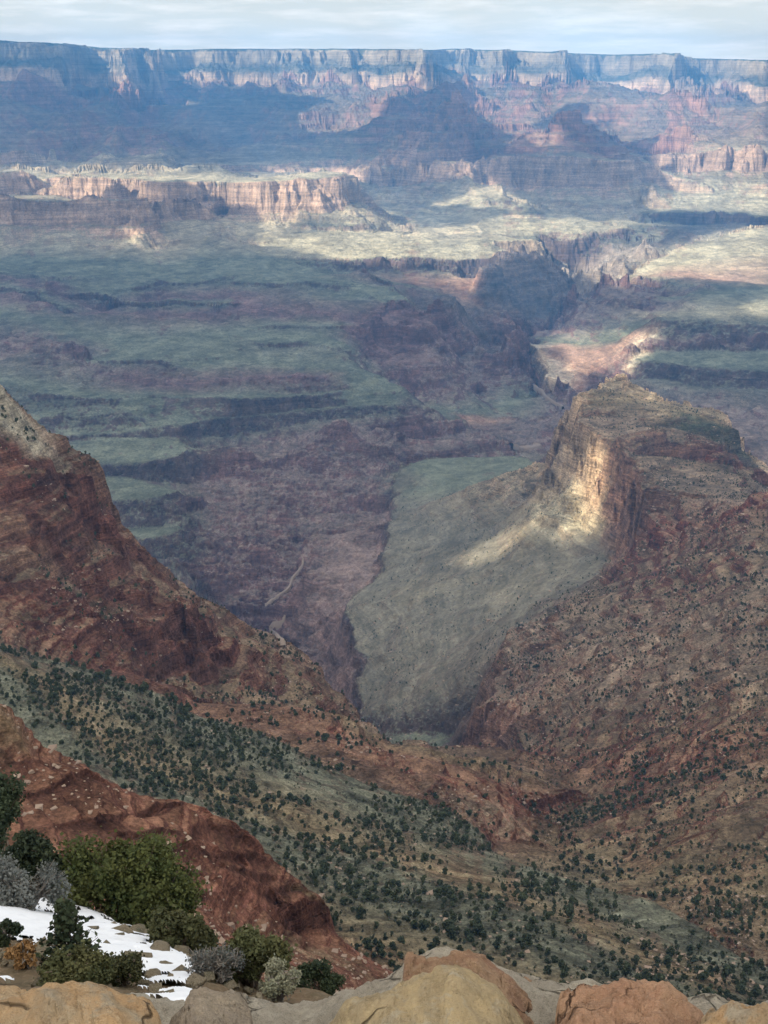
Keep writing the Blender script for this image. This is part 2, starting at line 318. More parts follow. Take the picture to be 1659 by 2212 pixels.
L('gorge','schist', [(1080,680,5400),(1120,670,5500),(1160,685,5500),(1200,680,5600)])
L('gorge','shale', [(1120,715,5250),(1150,712,5300),(1175,695,5420),(1225,665,5650),(1260,655,5800)])
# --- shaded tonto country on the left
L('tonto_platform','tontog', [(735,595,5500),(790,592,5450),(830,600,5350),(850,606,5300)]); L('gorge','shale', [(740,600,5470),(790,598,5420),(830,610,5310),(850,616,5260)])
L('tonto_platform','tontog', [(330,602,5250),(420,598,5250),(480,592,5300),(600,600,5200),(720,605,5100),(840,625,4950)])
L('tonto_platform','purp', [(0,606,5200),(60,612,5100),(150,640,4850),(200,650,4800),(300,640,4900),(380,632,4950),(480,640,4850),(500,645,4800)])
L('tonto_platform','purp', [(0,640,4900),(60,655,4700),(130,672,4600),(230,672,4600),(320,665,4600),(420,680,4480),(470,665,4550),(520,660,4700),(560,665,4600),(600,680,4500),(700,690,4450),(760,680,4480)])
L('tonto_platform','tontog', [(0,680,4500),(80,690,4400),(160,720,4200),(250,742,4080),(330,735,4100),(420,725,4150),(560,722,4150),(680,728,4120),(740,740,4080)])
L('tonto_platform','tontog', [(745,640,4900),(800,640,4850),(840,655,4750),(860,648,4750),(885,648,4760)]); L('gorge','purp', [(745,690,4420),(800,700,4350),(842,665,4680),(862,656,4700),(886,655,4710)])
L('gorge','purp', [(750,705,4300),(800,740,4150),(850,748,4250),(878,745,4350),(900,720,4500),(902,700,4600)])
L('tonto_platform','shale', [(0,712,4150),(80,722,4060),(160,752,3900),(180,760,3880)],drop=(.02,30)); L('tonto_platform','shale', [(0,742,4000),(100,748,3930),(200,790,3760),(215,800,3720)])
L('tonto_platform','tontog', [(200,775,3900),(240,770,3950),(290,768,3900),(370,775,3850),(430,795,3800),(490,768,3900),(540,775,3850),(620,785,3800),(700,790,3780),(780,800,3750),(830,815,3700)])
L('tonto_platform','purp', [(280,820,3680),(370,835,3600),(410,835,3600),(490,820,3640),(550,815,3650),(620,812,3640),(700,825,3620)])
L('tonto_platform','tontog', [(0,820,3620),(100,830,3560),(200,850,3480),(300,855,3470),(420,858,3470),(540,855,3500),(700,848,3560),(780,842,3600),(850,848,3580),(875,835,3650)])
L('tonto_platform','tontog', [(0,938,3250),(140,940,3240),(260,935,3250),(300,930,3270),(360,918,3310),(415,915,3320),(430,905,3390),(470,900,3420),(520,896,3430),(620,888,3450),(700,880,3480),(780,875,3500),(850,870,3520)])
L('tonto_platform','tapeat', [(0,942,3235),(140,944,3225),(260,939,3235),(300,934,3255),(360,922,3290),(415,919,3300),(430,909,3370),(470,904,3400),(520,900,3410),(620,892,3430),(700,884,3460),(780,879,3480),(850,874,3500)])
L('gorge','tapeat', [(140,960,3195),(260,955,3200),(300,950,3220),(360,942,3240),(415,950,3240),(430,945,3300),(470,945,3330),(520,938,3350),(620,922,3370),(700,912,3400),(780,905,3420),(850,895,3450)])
# terraces stepping down on the left
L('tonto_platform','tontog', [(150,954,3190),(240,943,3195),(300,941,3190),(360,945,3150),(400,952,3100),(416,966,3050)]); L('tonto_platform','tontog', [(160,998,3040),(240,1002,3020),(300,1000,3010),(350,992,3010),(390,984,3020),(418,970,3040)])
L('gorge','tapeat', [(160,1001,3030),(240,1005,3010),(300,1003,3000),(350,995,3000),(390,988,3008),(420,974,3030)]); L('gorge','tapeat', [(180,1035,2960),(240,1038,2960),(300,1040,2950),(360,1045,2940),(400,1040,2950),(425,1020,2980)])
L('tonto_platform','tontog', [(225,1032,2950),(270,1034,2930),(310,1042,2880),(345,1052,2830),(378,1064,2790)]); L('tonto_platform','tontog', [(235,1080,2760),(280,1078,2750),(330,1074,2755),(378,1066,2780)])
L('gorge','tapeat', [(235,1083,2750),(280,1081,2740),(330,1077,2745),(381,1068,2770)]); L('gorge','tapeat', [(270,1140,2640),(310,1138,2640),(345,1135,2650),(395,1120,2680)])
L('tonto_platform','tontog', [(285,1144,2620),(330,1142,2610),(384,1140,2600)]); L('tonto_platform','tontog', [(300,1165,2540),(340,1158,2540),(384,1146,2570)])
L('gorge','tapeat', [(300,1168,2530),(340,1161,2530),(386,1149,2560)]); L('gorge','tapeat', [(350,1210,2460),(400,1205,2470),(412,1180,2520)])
# inner gorge walls and valley below the tonto edge
L('gorge','shale', [(440,990,3150),(500,975,3200),(560,965,3250),(620,950,3280),(700,930,3320),(780,920,3360),(850,910,3400),(900,900,3450)])
L('gorge','shale', [(425,1060,2900),(470,1030,2980),(520,1040,2950),(560,1000,3020),(620,1010,3020),(655,960,3120),(690,965,3100),(716,925,3200),(740,965,3120),(800,960,3150),(850,965,3150)])
L('gorge','shale', [(410,1110,2750),(450,1100,2760),(500,1085,2800),(560,1080,2820),(620,1065,2850),(700,1050,2900),(780,1040,2940),(840,1030,2980)])
L('gorge','shale', [(420,1180,2560),(480,1160,2600),(540,1150,2620),(600,1130,2680),(660,1120,2720),(700,1110,2740),(760,1095,2780),(830,1060,2850)])
L('gorge','shale', [(430,1250,2420),(500,1240,2440),(560,1260,2430),(610,1200,2530),(640,1190,2550),(700,1150,2620),(760,1125,2680),(820,1100,2740)])
L('gorge','shale', [(575,1405,2230),(590,1370,2270),(605,1345,2300),(600,1330,2320),(585,1322,2330),(570,1308,2350),(610,1280,2380),(630,1255,2420),(640,1235,2450),(655,1212,2500)])
L('gorge','mauve', [(640,1400,2200),(640,1370,2210),(660,1310,2260),(690,1250,2330),(740,1190,2440),(800,1140,2540)])
# right tonto slope with its cliff edge
E = [(866,1012,2960),(855,1040,2880),(852,1080,2730),(860,1100,2660),(840,1130,2560),(843,1160,2470),(830,1200,2360),(836,1230,2290),(800,1262,2210),(760,1292,2140),(745,1315,2090),(765,1345,2020),(770,1400,1920),(800,1420,1880),(775,1470,1790),(785,1520,1720),(783,1565,1660)]
L('tonto_slope','tslope', E); L('gorge','tapeat', [(u-5, v+4, d-4) for u, v, d in E])
L('gorge','mauve', [(855,1070,2790),(832,1120,2640),(836,1150,2560),(818,1190,2460),(822,1225,2350),(790,1285,2210),(745,1330,2120),(733,1375,2040),(752,1400,1990),(758,1450,1880),(752,1500,1810),(760,1560,1720)])
L('gorge','mauve', [(700,1400,2120),(710,1460,2000),(700,1520,1900),(720,1600,1800)])
L('tonto_slope','tontog', [(866,1010,2965),(920,992,3060),(1000,984,3100),(1080,985,3090),(1140,992,3040),(1170,1000,2950)], drop=(.012,60))
L('tonto_slope','tontog', [(860,1060,2780),(940,1050,2780),(1020,1045,2760),(1090,1040,2730),(1160,1030,2700)])
L('tonto_slope','tslope', [(840,1200,2340),(920,1180,2350),(1000,1150,2380),(1080,1130,2380),(1150,1100,2400),(1200,1075,2400)])
L('tonto_slope','tslope', [(770,1310,2060),(880,1290,2040),(1000,1250,2060),(1100,1215,2080),(1180,1180,2090),(1235,1155,2100),(1280,1160,2060),(1310,1210,1990)])
L('tonto_slope','tslope', [(790,1420,1850),(900,1400,1820),(1000,1370,1800),(1100,1330,1790),(1200,1285,1800),(1280,1250,1880)])
L('tonto_slope','tslope', [(790,1530,1680),(880,1510,1650),(960,1480,1620),(1040,1430,1600),(1090,1380,1620)])
L('tonto_slope','tapeat', [(850,1577,1570),(920,1575,1540),(1000,1590,1490),(1020,1560,1500)]); L('tonto_slope','tontog', [(850,1586,1555),(920,1585,1525),(1000,1602,1470)])
L('tonto_slope','tontog', [(850,1630,1480),(940,1640,1420),(1010,1650,1360)])
# valley floor between
L('gorge','shale', [(905,760,4350),(950,790,4300),(1000,760,4600),(1060,745,4900),(1110,730,5150)])
L('gorge','schist', [(910,650,5000),(960,700,4800),(990,672,5100),(1010,700,5000),(1060,720,5000)])
L('gorge','shale', [(890,820,3900),(940,850,3850),(1000,830,4100),(1060,800,4400),(1110,770,4700),(1140,750,4950)])
L('gorge','tontog', [(900,880,3700),(960,890,3700),(1040,890,3800),(1100,870,4050),(1150,850,4350),(1175,870,4300)])
L('gorge','pink', [(1000,910,3700),(1030,900,3750),(1060,915,3720)])
L('gorge','shale', [(880,950,3350),(940,945,3400),(1010,940,3500),(1080,935,3600),(1150,920,3800)])
L('gorge','shale', [(1110,972,3400),(1150,968,3450),(1172,940,3650),(1195,905,3900),(1212,882,4100),(1190,860,4300),(1160,842,4550),(1145,810,4800),(1130,770,5050)])
L('gorge','shale', [(870,985,3150),(930,975,3200),(1000,970,3250),(1080,965,3350)])
# right side of the valley: pink bench, tonto terraces
L('plateau','shale', [(1140,722,5150),(1180,705,5300),(1228,668,5480),(1280,645,5650),(1318,632,5800),(1360,620,5750),(1395,600,5850)], drop=(.015,60))
L('plateau','tontog', [(1145,728,5050),(1200,735,4950),(1260,740,4850),(1330,735,4800),(1380,710,4850)])
L('plateau','white', [(1152,748,4880),(1165,770,4750),(1185,790,4600),(1180,815,4450),(1215,820,4400)])
L('plateau','pink', [(1180,752,4780),(1230,770,4600),(1250,790,4480),(1260,820,4330)]); L('plateau','pink', [(1210,742,4850),(1280,760,4650),(1320,775,4500),(1350,745,4650),(1370,730,4700)])
L('plateau','shale', [(1230,850,4200),(1260,835,4250),(1300,800,4350),(1340,800,4330),(1360,780,4400),(1400,740,4600)])
L('plateau','shale', [(1250,690,5150),(1320,670,5300),(1370,655,5350),(1400,640,5450),(1430,660,5300)])
L('plateau','tonto', [(1320,627,5950),(1350,602,6150),(1390,577,6350),(1430,556,6550),(1470,532,6800),(1560,510,7200),(1659,490,7500)], drop=(.012,60))
L('plateau','pink', [(1400,590,6000),(1440,588,6050),(1500,596,6000),(1560,605,5950)]); L('plateau','tonto', [(1440,575,6300),(1520,560,6450),(1600,545,6600),(1659,535,6700)])
L('plateau','tapeat', [(1398,592,5950),(1430,600,5880),(1470,612,5760),(1510,618,5700)]); L('plateau','shale', [(1402,625,5700),(1430,630,5650),(1470,635,5560),(1510,630,5580)])
L('plateau','tontog', [(1440,645,5400),(1500,636,5450),(1560,630,5500),(1659,622,5550)])
L('plateau','tonto', [(1450,680,4900),(1520,672,4950),(1600,675,4900),(1659,678,4850)])
L('plateau','tapeat', [(1430,694,4770),(1480,697,4740),(1550,696,4740),(1600,700,4700),(1659,704,4660)]); L('plateau','tapeat', [(1435,722,4660),(1500,728,4620),(1580,722,4630),(1659,730,4580)])
L('plateau','shale', [(1440,738,4590),(1520,742,4570),(1590,738,4570),(1659,742,4530)]); L('plateau','tapeat', [(1440,758,4530),(1520,758,4520),(1590,760,4510),(1659,762,4480)])
L('plateau','tontog', [(1425,765,4490),(1500,764,4470),(1580,764,4460),(1659,766,4440)]); L('plateau','tontog', [(1380,776,4420),(1440,784,4340),(1520,792,4270),(1600,797,4230),(1659,800,4200)])
L('plateau','tapeat', [(1375,782,4390),(1440,788,4310),(1520,796,4250),(1600,801,4210),(1659,804,4180)]); L('plateau','tapeat', [(1375,815,4290),(1440,826,4210),(1520,836,4140),(1600,840,4110),(1659,842,4090)])
L('plateau','white', [(1405,735,4650),(1385,750,4550),(1372,775,4430),(1362,795,4340)])
L('gorge','shale', [(1380,850,4000),(1440,860,3950),(1520,880,3850),(1600,890,3800),(1659,895,3780)]); L('gorge','shale', [(1400,890,3700),(1500,930,3500),(1600,960,3350),(1659,1000,3200)])
# --- the butte on the right
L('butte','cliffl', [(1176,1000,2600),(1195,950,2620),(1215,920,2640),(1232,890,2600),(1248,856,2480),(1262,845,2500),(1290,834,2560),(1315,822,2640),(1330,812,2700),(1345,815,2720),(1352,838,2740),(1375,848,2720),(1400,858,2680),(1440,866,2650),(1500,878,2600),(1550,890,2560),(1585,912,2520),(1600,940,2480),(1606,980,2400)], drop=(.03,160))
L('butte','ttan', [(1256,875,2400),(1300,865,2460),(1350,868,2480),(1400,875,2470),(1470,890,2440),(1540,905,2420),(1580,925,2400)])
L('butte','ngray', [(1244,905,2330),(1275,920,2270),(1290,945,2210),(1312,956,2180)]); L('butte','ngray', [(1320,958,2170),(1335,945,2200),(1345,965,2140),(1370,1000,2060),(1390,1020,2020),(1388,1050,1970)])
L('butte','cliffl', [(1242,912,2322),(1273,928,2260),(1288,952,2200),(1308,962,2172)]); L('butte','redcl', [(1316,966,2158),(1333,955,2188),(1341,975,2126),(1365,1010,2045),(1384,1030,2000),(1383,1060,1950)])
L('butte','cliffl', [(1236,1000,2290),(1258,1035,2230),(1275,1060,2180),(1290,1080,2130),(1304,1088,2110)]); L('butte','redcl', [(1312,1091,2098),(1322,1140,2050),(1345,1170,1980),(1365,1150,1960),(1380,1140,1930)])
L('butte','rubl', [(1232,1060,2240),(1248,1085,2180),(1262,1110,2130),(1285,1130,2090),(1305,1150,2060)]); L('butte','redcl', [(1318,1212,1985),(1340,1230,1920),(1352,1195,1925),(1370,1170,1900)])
L('butte','ngray', [(1178,1040,2500),(1200,1000,2530),(1216,960,2560),(1228,930,2550)]); L('butte','ngray', [(1185,1070,2400),(1205,1040,2420),(1220,1000,2440),(1232,960,2440)])
L('butte','ngray', [(1300,900,2400),(1360,910,2370),(1430,925,2350),(1500,945,2320),(1560,960,2300)])
L('butte','nredv', [(1400,985,2130),(1450,985,2150),(1520,1000,2130),(1590,1010,2130),(1640,1025,2150),(1680,1045,2150)], drop=(.02,60))
L('butte','dscrub', [(1480,900,2405),(1500,905,2400),(1545,920,2370),(1590,935,2400)]); L('butte','dscrub', [(1475,930,2360),(1490,935,2350),(1540,955,2310),(1595,970,2340)])
L('butte','nred', [(1522,984,2222),(1532,964,2238),(1545,952,2250),(1565,951,2250),(1580,961,2246),(1600,984,2232)], drop=(.012,45)); L('butte','nred', [(1528,986,2216),(1540,975,2222),(1570,974,2222),(1592,985,2218)]); L('butte','nred', [(1515,1002,2195),(1560,1006,2190),(1612,1003,2200)])
L('butte','ngray', [(1392,1060,1900),(1430,1055,1900),(1500,1062,1880),(1580,1072,1870),(1659,1085,1850)])
# right red hillside
L('hillside','nred', [(1310,1235,1850),(1350,1215,1830),(1400,1150,1820),(1450,1130,1800),(1520,1115,1760),(1580,1120,1720),(1625,1080,1720),(1659,1062,1720)])
L('hillside','nred', [(1625,1085,1700),(1636,1072,1705),(1659,1068,1700)])
L('hillside','nredv', [(1300,1262,1760),(1360,1250,1700),(1440,1220,1640),(1520,1190,1580),(1600,1160,1540),(1659,1140,1520)])
L('hillside','nredv', [(1190,1325,1600),(1260,1290,1620),(1340,1300,1520),(1440,1280,1460),(1540,1250,1400),(1659,1220,1340)])
L('hillside','ngray', [(1095,1375,1530),(1120,1355,1550),(1160,1345,1520),(1220,1360,1440),(1300,1360,1360),(1420,1340,1290),(1540,1320,1230),(1659,1300,1180)])
L('hillside','ngray', [(1072,1420,1450),(1110,1425,1380),(1160,1430,1320),(1220,1425,1280),(1320,1410,1220),(1440,1390,1170),(1560,1370,1120),(1659,1350,1080)])
L('hillside','ngray', [(1060,1480,1330),(1090,1490,1280),(1150,1485,1230),(1240,1470,1180),(1340,1455,1130),(1440,1440,1090),(1560,1420,1030),(1659,1400,1000)])
L('hillside','redcl', [(1034,1515,1250),(1060,1512,1230),(1100,1515,1200),(1125,1525,1170)]); L('hillside','redcl', [(1032,1520,1240),(1060,1517,1222),(1100,1520,1192),(1128,1530,1160)])
L('hillside','redcl', [(1025,1640,1170),(1050,1648,1145),(1085,1640,1110),(1105,1590,1120)])
L('hillside','ngray', [(1105,1580,1090),(1130,1560,1080),(1220,1540,1040),(1320,1520,1000),(1440,1500,960),(1560,1480,910),(1659,1460,890)])
L('hillside','nredv', [(1090,1640,1020),(1160,1620,980),(1260,1600,930),(1360,1585,890),(1460,1570,850),(1560,1550,820),(1659,1530,810)])
L('hillside','nred', [(1100,1660,930),(1160,1658,890),(1200,1650,860),(1300,1650,800),(1420,1640,760),(1540,1620,730),(1659,1600,720)])
L('hillside','nredv', [(1180,1720,740),(1300,1720,690),(1420,1720,650),(1540,1700,640),(1659,1690,630)])
L('hillside','nredv', [(1170,1790,640),(1240,1800,610),(1340,1800,580),(1440,1810,555),(1540,1800,545),(1659,1790,540)])
L('hillside','ttan', [(1180,1840,580),(1260,1850,550),(1340,1880,520),(1440,1900,490),(1540,1900,480),(1659,1890,475)])
L('hillside','nredv', [(1400,1940,450),(1500,1985,425),(1600,2030,405),(1659,2055,395)])
# --- left red ridge
L('ridge','ngray', [(0,832,930),(20,845,935),(45,880,940),(70,915,945),(90,930,945),(130,952,945),(175,985,945),(215,1008,945),(232,1040,945),(246,1085,945),(262,1130,945),(300,1170,940),(350,1212,940),(400,1250,940),(440,1275,940),(500,1318,940),(560,1362,935),(620,1395,930),(660,1415,920),(690,1438,905),(697,1455,880),(705,1480,870),(740,1505,860),(770,1530,850),(782,1560,830),(845,1590,800)], drop=(.05,120))
L('ridge','crag', [(0,838,926),(25,868,928),(50,905,926)]); L('ridge','crag', [(0,890,900),(40,915,905),(72,948,900),(66,980,880)]); L('ridge','crag', [(0,925,882),(40,945,884),(58,965,882)]); L('ridge','nred', [(0,960,870),(60,990,870),(110,985,890),(150,1010,890),(200,1030,900)])
L('ridge','nred', [(0,1050,830),(100,1060,850),(180,1080,865),(235,1100,880)]); L('ridge','ngray', [(0,1110,810),(90,1150,810),(170,1180,830),(260,1200,850),(320,1230,860)])
L('ridge','ngray', [(0,1200,780),(70,1190,790),(150,1250,790)]); L('ridge','nred', [(150,1200,810),(240,1260,810),(320,1290,815),(400,1320,820),(480,1360,825)])
L('ridge','nred', [(0,1290,745),(80,1310,745),(170,1330,750),(250,1340,765),(330,1370,775),(400,1380,790)])
L('ridge','nredv', [(420,1330,870),(500,1380,860),(560,1420,850),(620,1450,845),(670,1480,835)])
L('ridge','nred', [(0,1345,715),(100,1380,715),(200,1420,715),(300,1460,720),(345,1480,725)]); L('ridge','nredv', [(330,1440,760),(430,1460,780),(520,1480,790),(600,1500,800),(700,1540,790)])
L('ridge','nredv', [(360,1490,720),(440,1510,735),(540,1535,750),(640,1545,760)])
L('ridge','ttan', [(345,1478,722),(400,1500,715),(470,1508,712),(540,1508,708),(610,1510,705),(650,1512,700),(690,1530,690),(760,1560,680),(850,1600,670),(930,1605,665),(990,1622,660),(1060,1650,680),(1130,1662,700)], drop=(.02,40))
L('ridge','nred', [(430,1518,695),(540,1518,690),(650,1530,680),(760,1575,660),(850,1612,650),(960,1640,640),(1060,1680,640),(1130,1700,660)])
L('ridge','nred', [(430,1540,670),(540,1560,650),(650,1590,630),(760,1620,610),(860,1660,590),(960,1690,585),(1050,1720,590),(1130,1760,610)])
L('ridge','redcl', [(980,1735,565),(1030,1745,560),(1090,1765,570),(1120,1780,585)]); L('ridge','nred', [(980,1765,545),(1040,1790,540),(1090,1815,545),(1140,1830,560)])
# --- slope of dark junipers
L('slope','tgreen', [(0,1388,590),(60,1408,580),(130,1432,572),(200,1450,565),(280,1478,555),(350,1505,548),(430,1545,540),(520,1575,525),(600,1600,512),(700,1645,495),(800,1690,480),(900,1728,465),(990,1762,452),(1050,1805,442),(1072,1840,432),(1090,1856,420),(1180,1885,405),(1250,1905,398),(1330,1930,390),(1400,1945,382),(1445,1962,376),(1500,1995,366),(1560,2035,355),(1620,2065,345),(1659,2085,340)], drop=(.04,50))
L('slope','tgreen', [(0,1412,560),(100,1450,545),(200,1490,530),(320,1550,510),(450,1610,490),(600,1670,470),(740,1730,450),(880,1790,430),(980,1830,415),(1060,1865,405),(1160,1905,392),(1280,1960,372),(1420,2020,352),(1540,2080,336),(1659,2140,322)])
L('slope','ttan', [(0,1418,548),(60,1460,530),(120,1500,512),(200,1580,480),(260,1620,465),(340,1660,450),(430,1690,440),(520,1740,425)])
L('slope','tgreen', [(0,1450,535),(60,1500,505),(120,1560,480),(200,1630,455),(300,1680,435),(420,1730,415),(540,1780,398),(640,1820,386),(760,1850,378),(840,1880,368)])
L('slope','ttan', [(600,1740,430),(700,1790,408),(780,1830,392),(860,1850,388),(960,1890,375),(1060,1920,362),(1160,1960,350),(1250,1985,342),(1270,2010,334),(1330,2040,328),(1400,2070,320),(1500,2110,310)])
L('slope','tgreen', [(830,1905,360),(900,1905,358),(980,1930,350),(1060,1950,342),(1140,1975,335),(1200,2010,325),(1270,2045,315),(1350,2085,306),(1450,2120,298)])
L('slope','tgreen', [(560,1830,375),(660,1880,360),(760,1930,345),(860,1960,335),(960,1990,325),(1060,2020,316),(1160,2050,307),(1280,2090,298),(1420,2140,288),(1659,2190,280)])
L('slope','ttan', [(700,2000,318),(800,2040,306),(900,2070,298),(1000,2090,292),(1150,2120,284),(1300,2150,277),(1659,2230,262)])
L('slope','nredv', [(700,2060,270),(800,2100,262),(950,2130,256),(1150,2170,248),(1659,2270,232)])
# --- near red outcrop
L('outcrop','outc', [(0,1515,182),(20,1530,181),(60,1570,180),(90,1615,179),(180,1650,177),(240,1690,176),(300,1718,175),(350,1728,174),(380,1728,174),(470,1755,172),(500,1775,171),(550,1808,170),(585,1850,169),(612,1872,168),(650,1905,167),(690,1930,166),(712,1965,165),(722,2010,164),(740,2040,162),(800,2075,158),(860,2110,155),(960,2140,152)], drop=(.06,22))
L('outcrop','ttan', [(0,1545,177),(40,1590,174),(60,1630,172)]); L('outcrop','outc', [(60,1705,164),(110,1690,166),(150,1670,169),(185,1660,172)])
L('outcrop','outc', [(0,1700,160),(80,1740,158),(160,1760,157),(240,1775,157),(340,1755,163),(400,1745,168)])
L('outcrop','outc', [(0,1810,146),(100,1820,147),(220,1830,148),(300,1830,150),(400,1810,157),(460,1815,161),(520,1830,164)])
L('outcrop','outc', [(320,1890,146),(400,1890,149),(470,1880,154),(540,1890,158),(600,1910,161)]); L('outcrop','outc', [(0,1900,137),(200,1910,138),(340,1930,141),(450,1940,147),(520,1950,152),(600,1950,158),(650,1940,162)])
L('outcrop','ttan', [(630,1925,165),(665,1935,164.5),(700,1945,164.5)]); L('outcrop','outc', [(628,2010,158),(665,2030,157),(700,2038,157),(716,2020,160)])
L('outcrop','nredv', [(500,2000,146),(600,2040,148),(680,2062,150),(740,2080,151),(830,2120,150)])
L('outcrop','outc', [(0,2050,122),(200,2050,123),(400,2060,126),(600,2100,132),(800,2150,138),(1000,2180,142),(1659,2300,150)])
L('outcrop','nredv', [(0,2250,95),(500,2250,96),(1000,2300,100),(1659,2400,104)]); L('outcrop','nredv', [(0,2500,70),(800,2500,70),(1659,2500,70)])

# thin ledges traced on the shaded benches and on the red rocks
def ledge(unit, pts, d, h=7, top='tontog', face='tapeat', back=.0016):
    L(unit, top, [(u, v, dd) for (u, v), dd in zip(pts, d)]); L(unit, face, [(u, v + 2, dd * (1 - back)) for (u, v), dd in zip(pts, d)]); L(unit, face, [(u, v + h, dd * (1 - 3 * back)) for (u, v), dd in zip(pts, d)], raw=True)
def zl(pts, z): return [z / float(slope_of(u, v)) for u, v in pts]
for pts, d, h in [([(345,609),(400,612),(450,606),(475,600)], [5150,5140,5180,5220], 8), ([(530,611),(600,610),(690,612),(735,616)], [5110,5105,5080,5040], 7),
                  ([(0,592),(60,594),(120,600)], [5380,5360,5300], 6), ([(20,622),(60,630),(110,652),(150,665)], [5030,4960,4770,4670], 10),
                  ([(215,628),(300,652),(380,645),(470,655),(505,651)], [4960,4790,4850,4720,4740], 9), ([(180,780),(300,776),(370,782)], [3835,3850,3815], 8),
                  ([(500,860),(600,856),(720,846)], [3462,3480,3545], 6), ([(80,848),(180,856),(240,862)], [3492,3455,3440], 7), ([(90,900),(180,898),(260,886)], [3340,3345,3375], 6),
                  ([(560,740),(640,738),(720,748)], [4060,4065,4020], 6), ([(600,700),(680,706),(740,704)], [4330,4310,4320], 7)]:
    ledge('tonto_platform', pts, d, h)
LQ = []
for pts, h in [([(60,1711),(100,1698),(150,1673),(185,1663)], 12), ([(215,1760),(260,1760),(300,1748),(350,1736),(395,1732)], 15), ([(265,1800),(320,1793),(390,1784)], 12),
               ([(270,1815),(325,1825),(372,1822),(400,1812)], 13), ([(345,1868),(400,1866),(430,1872),(470,1880)], 14), ([(370,1908),(420,1905),(470,1911)], 13), ([(415,1780),(450,1776),(500,1790),(545,1812)], 14),
               ([(440,1830),(490,1826),(540,1836),(575,1850)], 13), ([(480,1858),(530,1862),(590,1880)], 12), ([(560,1905),(620,1902),(660,1915)], 13), ([(600,1930),(640,1944),(690,1948),(708,1956)], 16), ([(610,1975),(660,1985),(712,1985)], 16),
               ([(120,1780),(180,1770),(230,1772)], 9), ([(40,1650),(80,1640),(120,1650)], 9)]:
    LQ.append(('outcrop', pts, [d_near('outcrop', u, v) for u, v in pts], h * 1.35, 'outc', 'out_shade', .0036))

L('gorge','shale', [(700,1660,980),(800,1700,1020),(900,1720,1050),(1000,1730,1060),(1016,1700,1120)]); L('gorge','shale', [(740,1610,1290),(850,1690,1290),(960,1710,1260),(1005,1700,1230)])

for pts, h in [([(0,1003),(70,1000),(130,1004),(160,1012)], 12), ([(20,1030),(100,1034),(180,1038)], 11), ([(60,1075),(130,1078),(215,1076)], 13), ([(90,1125),(160,1118),(240,1112)], 12), ([(120,1165),(190,1160),(250,1150)], 12),
               ([(150,1215),(215,1208),(270,1200),(320,1196)], 13), ([(170,1262),(240,1252),(300,1246)], 12), ([(190,1300),(250,1284),(312,1270)], 13), ([(215,1326),(260,1327),(330,1318)], 11), ([(262,1368),(325,1346),(385,1322)], 15),
               ([(300,1395),(360,1380),(430,1362)], 12), ([(0,1075),(60,1075)], 10), ([(0,1160),(70,1158),(110,1165)], 11), ([(0,1255),(60,1250),(120,1262)], 11), ([(230,1428),(280,1428),(320,1432)], 11), ([(60,1340),(130,1345),(190,1352)], 10),
               ([(340,1300),(400,1310),(440,1318)], 10), ([(420,1400),(480,1396),(540,1400)], 11)]:
    LQ.append(('ridge', pts, [d_near('ridge', u, v) for u, v in pts], h, 'nredv', 'red_shade', .0018))
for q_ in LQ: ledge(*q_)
# ------------------------------------------------------------------ terrain surface: triangulate the breaklines, sample on a polar grid, erode
P = np.array(PTS)
P = P[np.lexsort((P[:, 1], P[:, 0]))]
key = np.round(P[:, :2] / 0.0006).astype(np.int64); _, keep = np.unique(key, axis=0, return_index=True); P = P[np.sort(keep)]
SC = 100.0
rv, re, rf, *_ = delaunay_2d_cdt([Vector((float(a) * SC, float(b) * SC)) for a, b in P[:, :2]], [], [], 0, 1e-6, True)[:3] + (None,)
orig = delaunay_2d_cdt  # triangulation returns the input order for distinct points
V2 = np.array([(p.x / SC, p.y / SC) for p in rv])
# attributes per point (nearest input)
order_in = {(round(a, 6), round(b, 6)): i for i, (a, b) in enumerate(P[:, :2])}
idx = np.array([order_in.get((round(a, 6), round(b, 6)), -1) for a, b in V2])
for k in np.where(idx < 0)[0]: idx[k] = np.argmin(((P[:, :2] - V2[k]) ** 2).sum(1))
PA = P[idx]
T = np.array([f for f in rf if len(f) == 3])
SF = np.array([[*s[0], *s[1], *s[2:]] for s in STY.values()])       # per style: 3+3 colours, rough, terrace, warp, scrub
ATT = np.concatenate([PA[:, 2:3], SF[PA[:, 3].astype(int)]], 1)      # z + 10
NA = ATT.shape[1]

AZ_IN = rad(22.6); AZ_OUT = rad(33)
nc = int(1420 * RES); ne = int(80 * RES)
xs = np.tan(AZ_IN) * np.linspace(-1, 1, nc)
azs = np.r_[np.linspace(-AZ_OUT, -AZ_IN, ne, endpoint=False), np.arctan(xs), np.linspace(AZ_IN, AZ_OUT, ne + 1)[1:]]
NCOL = len(azs)
R0, R1 = 76.0, 17600.0
NB = int(5200 * max(RES, .5)); lr = np.linspace(math.log(R0), math.log(R1), NB); dlr = lr[1] - lr[0]
